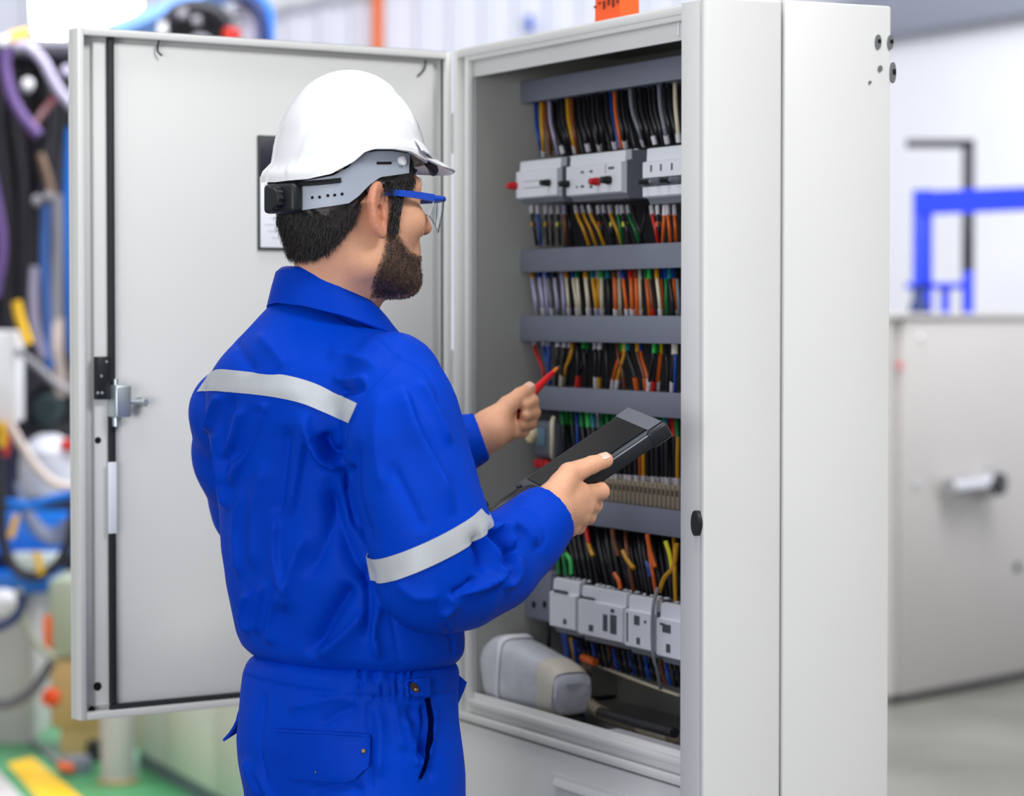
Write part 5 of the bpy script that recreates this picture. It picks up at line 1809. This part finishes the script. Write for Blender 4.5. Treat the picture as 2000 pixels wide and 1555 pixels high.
# far hand, gripping the screwdriver
WL = P(955, 842, 3.665)
m4 = [P(1006, 788, 3.715), P(1008, 808, 3.722), P(1002, 829, 3.722), P(992, 846, 3.716)]
p4 = [P(1034, 778, 3.722), P(1038, 800, 3.728), P(1031, 822, 3.726), P(1017, 840, 3.718)]
d4 = [P(1040, 784, 3.700), P(1043, 806, 3.702), P(1036, 827, 3.702), P(1021, 844, 3.698)]
t4 = [P(1026, 792, 3.684), P(1026, 812, 3.682), P(1019, 831, 3.684), P(1006, 846, 3.684)]
fl4 = [[(m4[i], rad[i][0]), (p4[i], rad[i][1] * .97), (d4[i], rad[i][2]), (t4[i], rad[i][3])] for i in range(4)]
TH_L = [(P(966, 822, 3.660), .0165), (P(992, 792, 3.672), .0128), (P(1016, 772, 3.690), .0102), (P(1035, 759, 3.704), .0086)]
palm = [(WL, m4[i], (.019, .019, .018, .017)[i], .0125) for i in range(4)] + [(P(966, 822, 3.66), m4[0], .016, .012), (P(968, 838, 3.655), P(1000, 838, 3.70), .015, .014)]
pts = [p for c in fl4 for p, _ in c] + [p for p, _ in TH_L] + [WL, ARM_L[-3][0]]
V2, F2 = hand(fl4 + [TH_L], palm, (WL, Vector(ARM_L[-3][0]) + Vector((0, 0, 0)), .025, .028), *bounds(pts))
# hidden trunk that joins head and hands under the clothes
h = 0.01
G, lo = lattice((-0.46, 2.98, 0.1), (0.12, 3.80, 1.56), h)
d = s_loft(G, *trunk(JL, 0.68, grow=-.03), P(0, 1320, SKY).z, P(0, 650, SKY).z)
d = smin(d, s_loft(G, *trunk(TL, 0.68, grow=-.03), P(0, 1640, SKY).z, P(0, 1270, SKY).z), .03)
d = smin(d, s_chain(G, [(RSH, .034), (NB, .045), (LSH, .034)], .02), 0.03)
for arm in (ARM_R, ARM_L):
    d = smin(d, s_chain(G, [(p, max(.02, r - .022)) for p, r in arm[:-2]], .01), 0.02)
for a, b in ((HR, FR), (HL, FL)):
    d = smin(d, s_chain(G, [(a, .075), ((Vector(a) + Vector(b)) / 2 + Vector((0.015, 0.012, 0)), .055), (b, .04)], .03), 0.03)
V3, F3 = surface_nets(d, lo, h)
del G, d
VA = np.concatenate([Vh, V1, V2, V3])
FA = np.concatenate([Fh, F1 + len(Vh), F2 + len(Vh) + len(V1), F3 + len(Vh) + len(V1) + len(V2)])
body = np_build(VA, FA, 'body', m_skin, person)


def mirror_px(V):
    """photo position of each point of the head, far-side points folded over to the near side"""
    l = (V - np.array(HCN)) @ RM.astype(float)
    l[:, 0] = np.abs(l[:, 0])
    return proj_np(l @ RM.T.astype(float) + np.array(HCN)), l


qx, lh = mirror_px(Vh)
BEARD = [(752, 462), (764, 440), (780, 440), (782, 458), (794, 474), (803, 487), (812, 492), (830, 500), (840, 560), (800, 585), (722, 585), (722, 556), (730, 530), (742, 500)]
beard_in = in_poly(qx, BEARD) & (lh[:, 1] > -.02)
bd, _, _ = poly_dist(qx, BEARD + BEARD[:1])
bval = np.where(beard_in, np.clip(bd / 12, 0, 1), 0) * np.clip((lh[:, 1] + .02) / .03, 0, 1)
lips = (np.hypot(lh[:, 0] / .020, (lh[:, 2] + .0555) / .010) < 1) & (lh[:, 1] > .07)
bval[lips] = 0
NE = normals(Vh, Fh)
SCALP = [(530, 300), (556, 425), (560, 455), (574, 480), (590, 497), (618, 494), (640, 486), (660, 472), (676, 452), (692, 432), (704, 404), (716, 385), (744, 372), (762, 372), (762, 392), (760, 446), (779, 446), (781, 400), (786, 372), (800, 362), (812, 340), (812, 250), (600, 150)]
sc_in = in_poly(qx, SCALP) & (np.abs(lh[:, 0]) < .085)
ca = body.o.data.color_attributes.new('beard', 'FLOAT_COLOR', 'POINT')
cols = np.zeros((len(VA), 4), f4)
cols[:, 3] = 1
ear_m = (np.abs(lh[:, 0]) > .070) & (np.abs(lh[:, 1] + .008) < .03) & (np.abs(lh[:, 2] + .008) < .036)
cols[:len(Vh), 0] = bval
cols[:len(Vh), 1] = lips * 0.8 + ear_m * 0.45 + np.exp(-(((lh - np.array((0, .105, -.026))) / .018) ** 2).sum(1)) * .5
nd, _, _ = poly_dist(qx, SCALP + SCALP[:1])
cols[:len(Vh), 2] = np.clip(1 - nd / 26, 0, 1) * (lh[:, 1] < -.015) * (~sc_in) * (lh[:, 2] < .0)
ca.data.foreach_set('color', cols.ravel())
nt = m_skin.node_tree
at = nt.nodes.new('ShaderNodeAttribute')
at.attribute_name = 'beard'
sp = nt.nodes.new('ShaderNodeSeparateColor')
nt.links.new(at.outputs['Color'], sp.inputs['Color'])
bs = nt.nodes['Principled BSDF']
src = bs.inputs['Base Color'].links[0].from_socket
nz = nt.nodes.new('ShaderNodeTexNoise')
nz.inputs['Scale'].default_value = 1000
tc = nt.nodes.new('ShaderNodeTexCoord')
nt.links.new(tc.outputs['Object'], nz.inputs['Vector'])


def mixc(fac, col, prev):
    m = nt.nodes.new('ShaderNodeMix')
    m.data_type = 'RGBA'
    nt.links.new(fac, m.inputs['Factor'])
    nt.links.new(prev, m.inputs['A'])
    m.inputs['B'].default_value = (lin(col[0]), lin(col[1]), lin(col[2]), 1)
    return m.outputs['Result']


src = mixc(sp.outputs['Green'], (206, 118, 96), src)
for ch, col, k in (('Red', (52, 38, 32), 1.25), ('Blue', (90, 66, 54), 0.6)):
    ml = nt.nodes.new('ShaderNodeMath')
    ml.operation = 'MULTIPLY'
    nt.links.new(sp.outputs[ch], ml.inputs[0])
    mr = nt.nodes.new('ShaderNodeMapRange')
    mr.inputs['From Min'].default_value = 0.36
    mr.inputs['From Max'].default_value = 0.6
    mr.inputs['To Min'].default_value = 0.6 * k
    mr.inputs['To Max'].default_value = min(1.0, 0.85 * k)
    nt.links.new(nz.outputs['Fac'], mr.inputs['Value'])
    nt.links.new(mr.outputs['Result'], ml.inputs[1])
    src = mixc(ml.outputs[0], col, src)
nt.links.new(src, bs.inputs['Base Color'])


def hair_mesh(mask, lift, name, n, length, spread, width, dirf, seed):
    """a hair cap over the masked skin plus fine tapering strands"""
    rg = np.random.default_rng(seed)
    keep = mask[Fh].all(1)
    used = np.unique(Fh[keep])
    mp = -np.ones(len(Vh), int)
    mp[used] = np.arange(len(used))
    vs, fs = [], []
    if lift > 0:
        edge = np.zeros(len(Vh))
        cnt_in = np.bincount(Fh[keep].ravel(), minlength=len(Vh))
        cnt = np.bincount(Fh.ravel(), minlength=len(Vh))
        inner = (cnt_in == cnt).astype(float)
        for _ in range(4):
            m = inner[Fh].mean(1)
            acc = np.bincount(Fh.ravel(), np.repeat(m, 4), len(Vh)) / np.maximum(cnt, 1)
            inner = np.minimum(inner, acc * 1.02)
        cap = Vh[used] + NE[used] * (lift * inner[used] * (1 + 0.35 * noise3(Vh[used], 160, 3)) - .0005)[:, None]
        vs = cap.tolist()
        fs = mp[Fh[keep]].tolist()
    fi = np.flatnonzero(keep & (~nost[Fh].any(1)))
    fi = rg.choice(fi, n)
    w = rg.dirichlet((1, 1, 1, 1), n)
    root = (Vh[Fh[fi]] * w[..., None]).sum(1)
    nr = NE[Fh[fi]].mean(1)
    root = root + nr * (lift * .6)
    dr = dirf(root, nr, rg)
    dr += rg.normal(0, spread, dr.shape)
    dr /= np.linalg.norm(dr, axis=1)[:, None]
    ln = length * rg.uniform(.6, 1.25, n)[:, None]
    side = np.cross(dr, nr)
    side /= np.maximum(np.linalg.norm(side, axis=1), 1e-9)[:, None]
    mid = root + dr * ln * .55 + nr * ln * .10
    tip = root + dr * ln - nr * ln * .06
    o = len(vs)
    A = np.stack([root + side * width, root - side * width, mid - side * width * .8, mid + side * width * .8, root + nr * width, mid + nr * width, tip], 1).reshape(-1, 3)
    vs += A.tolist()
    for i in range(n):
        b = o + i * 7
        fs += [[b, b + 4, b + 5, b + 3], [b + 4, b + 1, b + 2, b + 5], [b + 3, b + 5, b + 6], [b + 5, b + 2, b + 6]]
    return np_build(np.array(vs), fs, name, m_hair, person)


nost = in_poly(qx, [(540, 100), (540, 408), (610, 408), (696, 400), (716, 386), (736, 366), (752, 350), (830, 344), (830, 100)])


def tang(v, nr):
    t = np.array(v) - nr * (nr @ np.array(v))[:, None]
    return t / np.maximum(np.linalg.norm(t, axis=1), 1e-6)[:, None]


FHn = np.array(FH)
hair_mesh(sc_in & (lh[:, 2] < np.where(lh[:, 1] < -.045, .036, np.where(np.abs(lh[:, 0]) > .045, .072, .046))), .0055, 'hair', 9000, .014, .22, .00035, lambda r, n, g: tang(np.array((0, 0, -1.0)) - FHn * .35, n) + n * .18, 1)
beard_mask = beard_in & (bval > .12)
hair_mesh(beard_mask, 0.0, 'beard', 4600, .0034, .4, .00022, lambda r, n, g: tang(np.array((0, 0, -1.0)) + FHn * .1, n) + n * .55, 2)
# nails
m_nail = mat('fingernail', (236, 186, 166), 0.3)


def nail(tip, prev, up, r, parent, l=.0105, w=.0062):
    tip, prev = Vector(tip), Vector(prev)
    ax = (tip - prev).normalized()
    up = (Vector(up) - ax * Vector(up).dot(ax)).normalized()
    sd = ax.cross(up)
    rows = []
    for i in range(7):
        t = i / 6
        c = tip + ax * (-.0055 + l * t - .002)
        ww = w * (0.72 + 0.28 * math.sin(math.pi * (0.2 + 0.6 * t)))
        rows.append([c + up * (r * (1.02 if t < .8 else .96) * math.cos(a) + .0003) + sd * (r * 1.02 * math.sin(a)) for a in [(-1 + 2 * k / 6) * ww / r for k in range(7)]])
    return MB().sheet(rows, 0.0007).build('fingernail', m_nail, parent, smooth=60)


nail(TH_R[3][0], TH_R[2][0], (EYE - TH_R[3][0]).normalized() * .55 + Vector((0.1, 0, .8)), .0092, body)
nail(TH_L[3][0], TH_L[2][0], (EYE - TH_L[3][0]).normalized() * .6 + Vector((0, 0, .8)), .0086, body)
# ------------------------------------------------------------------ hard hat, glasses, tablet, screwdriver
m_hat = mat('hat_white', (238, 239, 243), 0.22, coat=0.5)
m_band = mat('band_grey', (160, 168, 182), 0.45)
hat = thing('hard_hat', 'white hard hat with grey headband on the head of the person in blue', 'hard hat', H(0, 0, .02))
RAD = math.radians
AL = [0, 45, 60, 75, 90, 105, 112, 120, 135, 150, 180]
ZR = [.047, .048, .052, .0585, .0605, .060, .0565, .045, .0315, .026, .024]
HA, HB, HT = .0985, .0900, .1545


def zrim(deg):
    deg = abs((deg + 180) % 360 - 180)
    return float(np.interp(deg, AL, ZR))


LINE_A = curve2([(668, 182), (628, 226), (600, 275), (583, 322)])
LINE_B = curve2([(583, 322), (640, 318), (664, 307), (694, 286), (708, 281), (760, 279), (828, 291)])
NA = 160
ph = [0, 1.2, 2.4, 3.8, 5.5, 7.5, 10, 13] + [16 + 2.6 * k for k in range(27)] + [86, 88, 89.3]


def shell_row(p, inset):
    row = []
    for k in range(NA):
        al = 360.0 * k / NA
        zr = zrim(al)
        c, s = math.cos(RAD(p)), math.sin(RAD(p))
        z = zr + (HT - zr) * s
        a = RAD(al)
        r, f = HA * math.sin(a) * c, HB * math.cos(a) * c
        d_ = math.hypot(math.sin(a), math.cos(a))
        back = max(0.0, min(1.0, (abs((al + 180) % 360 - 180) - 118) / 28))
        fl = math.exp(-((z - zr) / (.008 + .008 * back)) ** 6)
        o = fl * (.0022 + .006 * back)
        r += math.sin(a) * o
        f += math.cos(a) * o
        # raised crest over the crown
        cr = 1 / (1 + math.exp((abs(r) - .026) / .0018)) * 1 / (1 + math.exp((f - .050) / .0016)) * 1 / (1 + math.exp((.088 - z) / .006))
        g = Vector((r / HA ** 2, f / HB ** 2, (z - .04) / .115 ** 2)).normalized()
        v = Vector((r, f, z)) + g * (.0042 * cr - inset)
        row.append(v)
    return row


out = [shell_row(p, 0) for p in ph]
flat = np.array([list(v) for r in out for v in r])
w_ = flat.copy()
w_[:, 0] = np.abs(w_[:, 0])
qq = proj_np(w_ @ RM.T.astype(float) + np.array(HCN))
da, _, _ = poly_dist(qq, LINE_A)
db, _, _ = poly_dist(qq, LINE_B)
amp = .0022 * np.exp(-(da / 4.0) ** 2) + .0026 * np.exp(-(db / 4.5) ** 2)
low = in_poly(qq, LINE_B + [(850, 400), (560, 400), (560, 322)])
amp = np.where(low & (flat[:, 2] < .085), np.maximum(amp, .0022), amp)
for i, v in enumerate(v for r in out for v in r):
    g = Vector((v.x / HA ** 2, v.y / HB ** 2, (v.z - .04) / .115 ** 2)).normalized()
    v += g * float(amp[i])
inn = [shell_row(p, .0028) for p in ph[::-1]]
for v in inn[-1]:
    v.z = v.z
b = MB()
b.grid([[MH @ v for v in r] for r in inn + out], closed_u=True)
n_ = len(b.v)
b.f.append([n_ - NA + k for k in range(NA)])
b.m.append(0)
shell = b.build('shell', m_hat, hat, smooth=50)
rows = []
for t, dz in ((0, 0), (.12, .001), (.3, -.0005), (.5, -.003), (.7, -.0065), (.86, -.0095), (.95, -.0118), (1.0, -.0138)):
    r = []
    for k in range(61):
        al = -72 + 144 * k / 60
        a = RAD(al)
        e = max(0.0, math.cos(RAD(al * 90 / 74))) ** 0.6
        ir, if_ = (HA - .002) * math.sin(a), (HB - .002) * math.cos(a)
        orr, of = .092 * math.sin(a * 1.02), .141 * math.cos(a * 1.02)
        w = t * e
        r.append(H(ir + (orr - ir) * w, if_ + (of - if_) * w, zrim(al) + .0065 + dz * e))
    rows.append(r)
MB().sheet(rows, .0030).build('brim', m_hat, hat, smooth=60)
# upright lip where the brim meets the crown
rows = []
for zz, off in ((0.000, .010), (.004, .008), (.009, .0045), (.013, .001)):
    rows.append([H((HA - .001 + off) * math.sin(RAD(al)), (HB - .001 + off) * math.cos(RAD(al)), zrim(al) + .006 + zz) for al in range(-66, 67, 3)])
MB().sheet(rows, .002).build('brim_lip', m_hat, hat, smooth=60)


def band_pt(px, py, a=.0835, b=.0915, mir=1):
    """point of the headband ellipse seen at this pixel on the near side"""
    lo_a, hi_a = RAD(22), RAD(205)
    for _ in range(40):
        m = (lo_a + hi_a) / 2
        if 680 + 1650 * (.572 * a * math.sin(m) + .82 * b * math.cos(m)) > px:
            lo_a = m
        else:
            hi_a = m
    m = (lo_a + hi_a) / 2
    p = H(mir * a * math.sin(m), b * math.cos(m), 0)
    z = P(px, py, p.y).z - HCN.z
    return H(mir * a * math.sin(m), b * math.cos(m), z)


UPP = [(575, 358), (612, 352), (660, 343), (690, 326), (706, 308), (722, 298), (742, 295), (770, 295), (802, 300)]
LOW = [(575, 414), (612, 409), (660, 402), (690, 397), (708, 383), (728, 361), (748, 346), (775, 342), (800, 338)]
for mir in (1, -1):
    u_, l_ = resample(UPP, 50), resample(LOW, 50)
    rows = [[band_pt(lerp(u_[i][0], l_[i][0], t), lerp(u_[i][1], l_[i][1], t), mir=mir) for i in range(50)] for t in (0, .25, .5, .75, 1)]
    bd_ = MB().sheet(rows, .002).build('headband', m_band, hat, smooth=60)
    if mir == 1:
        for x, y in ((620, 386), (634, 385), (650, 382), (663, 381), (677, 379)):
            c = band_pt(x, y, .0848, .0928)
            MB().lathe(zframe(c, c - H(0, 0, (c - HCN).z)), [(.0018, -.0006), (.0018, .0004), (.0010, .0006)], 10).build('punch_hole', m_dark, bd_)
        rows = [[band_pt(x, y, .0848, .0928) for x in (742, 751, 760, 769)] for y in (316, 321)]
        MB().sheet(rows, .001).build('band_slot', m_dark, bd_)
    c = band_pt(789, 314, .0862, .094, mir=mir)
    MB().lathe(zframe(c, c - H(0, 0, (c - HCN).z)), [(.0055, -.002), (.0055, .002), (.0035, .003)], 16).build('visor_clip', m_hat, hat)
    pts = [band_pt(x, y, .086, .094, mir=mir) for x, y in ((556, 361), (600, 359), (640, 356), (675, 352))]
    MB().tube(spline(pts), .0030, 8).build('sweatband', m_blk, hat)
    pts = [H(mir * .066, .070, .050), H(mir * .058, .082, .043), H(mir * .046, .090, .040)]
    MB().tube(spline(pts), .006, 8).build('visor_mount', m_blk, hat)
# ratchet adjuster at the nape
c = band_pt(580, 388, .088, .096)
nb_ = (c - H(0, 0, (c - HCN).z)).normalized()
nb_ = (-FH + RH * .12).normalized()
ck = H(.010, -.0945, (c - HCN).z + .0005)
Mk = zframe(ck, nb_, RH)
bx = MB().box(Mk, (0, 0, 0.000), (.058, .034, .016), .005, 3)
rk = bx.build('ratchet_housing', m_blk, hat)
b = MB()
b.lathe(Mk @ Matrix.Translation((0, 0, .007)), [(.0125, 0), (.0135, .002), (.0135, .009), (.012, .011), (.004, .0115)], 20)
b.build('ratchet_knob', m_blk, rk, smooth=25)
b = MB()
for k in range(12):
    a = 2 * math.pi * k / 12
    b.box(Mk @ Matrix.Rotation(a, 4, 'Z') @ Matrix.Translation((.0138, 0, .0125)), (0, 0, 0), (.0018, .0034, .008), .0006, 1)
b.build('knob_grip', m_rub, rk)

# ---- safety glasses
m_gb = mat('glasses_blue', (16, 74, 196), 0.3)
m_lens = mat('lens_clear', (244, 248, 250), 0.02, trans=1.0, ior=1.06)
gl = thing('safety_glasses', 'clear safety glasses with blue temple arms worn under the white hard hat', 'safety glasses', H(0, .08, 0))
for s in (1, -1):
    e, m_, hgp = H(s * .0790, -.004, .0118), H(s * .0765, .036, .0108), H(s * .0640, .0790, .0078)
    d1 = (hgp - e).normalized()
    rows = []
    b = MB()
    pp = spline([H(s * .0775, -.014, .006), e, m_, hgp], 6)
    wid = [.003 + .0012 * min(1, i / 6) for i in range(len(pp))]
    b.tube(pp, wid, 10, flat=.62)
    up = Vector((0, 0, 1))
    b = MB()
    rr = []
    for t in (-1, -.5, 0, .5, 1):
        rr.append([p + up * (t * (.0030 + .0013 * i / len(pp))) for i, p in enumerate(pp)])
    b.sheet(rr, .0030)
    b.build('temple_arm', m_gb, gl, smooth=50)
    # brow bar and lens of this side
    rows = []
    cs = []
    for k in range(13):
        t = k / 12
        a = RAD(90 * t)
        cs.append((s * .0640 * math.cos(a) ** .8 if t < 1 else 0, .0790 + .0335 * math.sin(a) ** .9))
    top = [H(r, f, .0078 - .001 * k / 12) for k, (r, f) in enumerate(cs)]
    MB().tube(top, .0026, 8, flat=1.2).build('brow_bar', m_gb, gl, smooth=60)
    hgt = [.020, .030, .035, .0375, .039, .039, .0385, .037, .034, .029, .023, .018, .015]
    rows = [[H(r * (1 - .06 * t), f - .006 * t * t, .0065 - hgt[k] * t) for k, (r, f) in enumerate(cs)] for t in (0, .17, .33, .5, .67, .83, 1)]
    MB().sheet(rows, .0010).build('lens', m_lens, gl, smooth=60)
    edge = [rows[j][0] for j in range(7)] + [rows[6][k] for k in range(1, 13)]
    MB().tube(edge, .0008, 6).build('lens_edge', mat('lens_rim', (226, 230, 230), 0.15, trans=.3), gl, smooth=60)

# ---- rugged tablet
Cc, Bc, Ac = P(1296, 822, 3.335), P(1228, 795, 3.432), P(1008, 944, 3.392)
xL = (Bc - Ac)
TL_ = xL.length
xL.normalize()
yS = (Cc - Bc)
TS_ = (yS - xL * yS.dot(xL)).length
yS = (yS - xL * yS.dot(xL)).normalized()
zN = xL.cross(yS)
if zN.z < 0:
    zN = -zN
mid = (Ac + Bc) / 2 + yS * TS_ / 2
MT = axes(mid, xL, yS, zN)
tab = thing('tablet', 'rugged black tablet held in the near hand of the person in blue', 'tablet', mid - Vector((0, 0, .02)))
m_case = mat('tablet_case', (58, 62, 70), 0.42, bump=0.2, bscale=1500)
MB().box(MT, (0, 0, -.011), (TL_, TS_, .021), .004, 3).build('casing', m_case, tab)
MB().box(MT, (-.004, 0, .0004), (TL_ * .80, TS_ * .86, .0010), .0004, 1).build('screen', mat('screen_black', (9, 9, 12), 0.16, spec=.22, ior=1.25), tab)
MB().box(MT, (TL_ * .435, 0, .0004), (TL_ * .118, TS_ * .95, .0014), .0004, 1).build('top_bezel', mat('bezel_grey', (98, 102, 112), 0.45), tab)
m_bump = mat('tablet_bumper', (30, 32, 37), 0.4)
for sx in (-1, 1):
    for sy in (-1, 1):
        MB().box(MT, (sx * (TL_ / 2 - .012), sy * (TS_ / 2 - .006), -.0120), (.030, .020, .0225), .005, 3).build('corner_bumper', m_bump, tab)
MB().box(MT, (0, TS_ / 2, -.0115), (TL_ * .72, .006, .0185), .0025, 2).build('side_grip', m_bump, tab)
MB().box(MT, (0, TS_ / 2 + .0022, -.004), (TL_ * .70, .0022, .002), .0008, 1).build('trim_strip', mat('trim_light', (130, 136, 146), 0.35), tab)
pts = spline([MT @ Vector((-TL_ / 2 + .008, TS_ / 2 - .004, -.014)), P(1040, 955, 3.27), P(1002, 974, 3.232), P(966, 996, 3.212), P(943, 1010, 3.200)], 6)
st = MB().tube(pts, [.0050] * (len(pts) - 4) + [.0054, .0058, .0056, .0040], 8).build('hand_strap', m_bump, tab, smooth=60)
pts = spline([MT @ Vector((-TL_ / 2 + .004, TS_ / 2 - .010, -.018)), P(1024, 957, 3.26), P(984, 975, 3.225), P(956, 998, 3.205)], 6)
MB().tube(pts, .0022, 8).build('strap_cord', m_blk, st, smooth=60)
pts = spline([P(960, 1000, 3.208), P(954, 996, 3.21), P(949, 987, 3.212)], 5)
b = MB().tube(pts, .0013, 6)
b.lathe(zframe(P(949, 986, 3.214), (-.3, 0, 1)), [(.001, -.004), (.0032, -.002), (.0034, .002), (.001, .005)], 10)
b.build('strap_end', m_blk, st)

# ---- screwdriver
s0, s1 = P(1008, 799, 3.698), P(1092, 716, 3.792)
sd = (s1 - s0).normalized()
sl_ = (s1 - s0).length
Mz = zframe(s0, sd)
scr = thing('screwdriver', 'slim red screwdriver in the raised far hand pointing at the wires', 'screwdriver', s0)
m_sr = mat('handle_red', (226, 36, 40), 0.3, coat=.3)
MB().lathe(Mz, [(.0058, -.012), (.0066, -.008), (.0068, .02), (.0064, .034), (.0072, .040), (.0062, .052), (.0050, sl_ * .62), (.0040, sl_ * .84), (.0030, sl_ * .85)], 14).build('handle', m_sr, scr)
MB().lathe(Mz, [(.0022, sl_ * .84), (.0020, sl_ * .96), (.0018, sl_)], 10).build('shaft', m_steel, scr)
MB().lathe(Mz, [(.0031, sl_ * .85), (.0028, sl_ * .95)], 10).build('shaft_sleeve', mat('sleeve_orange', (236, 120, 40), 0.4), scr)
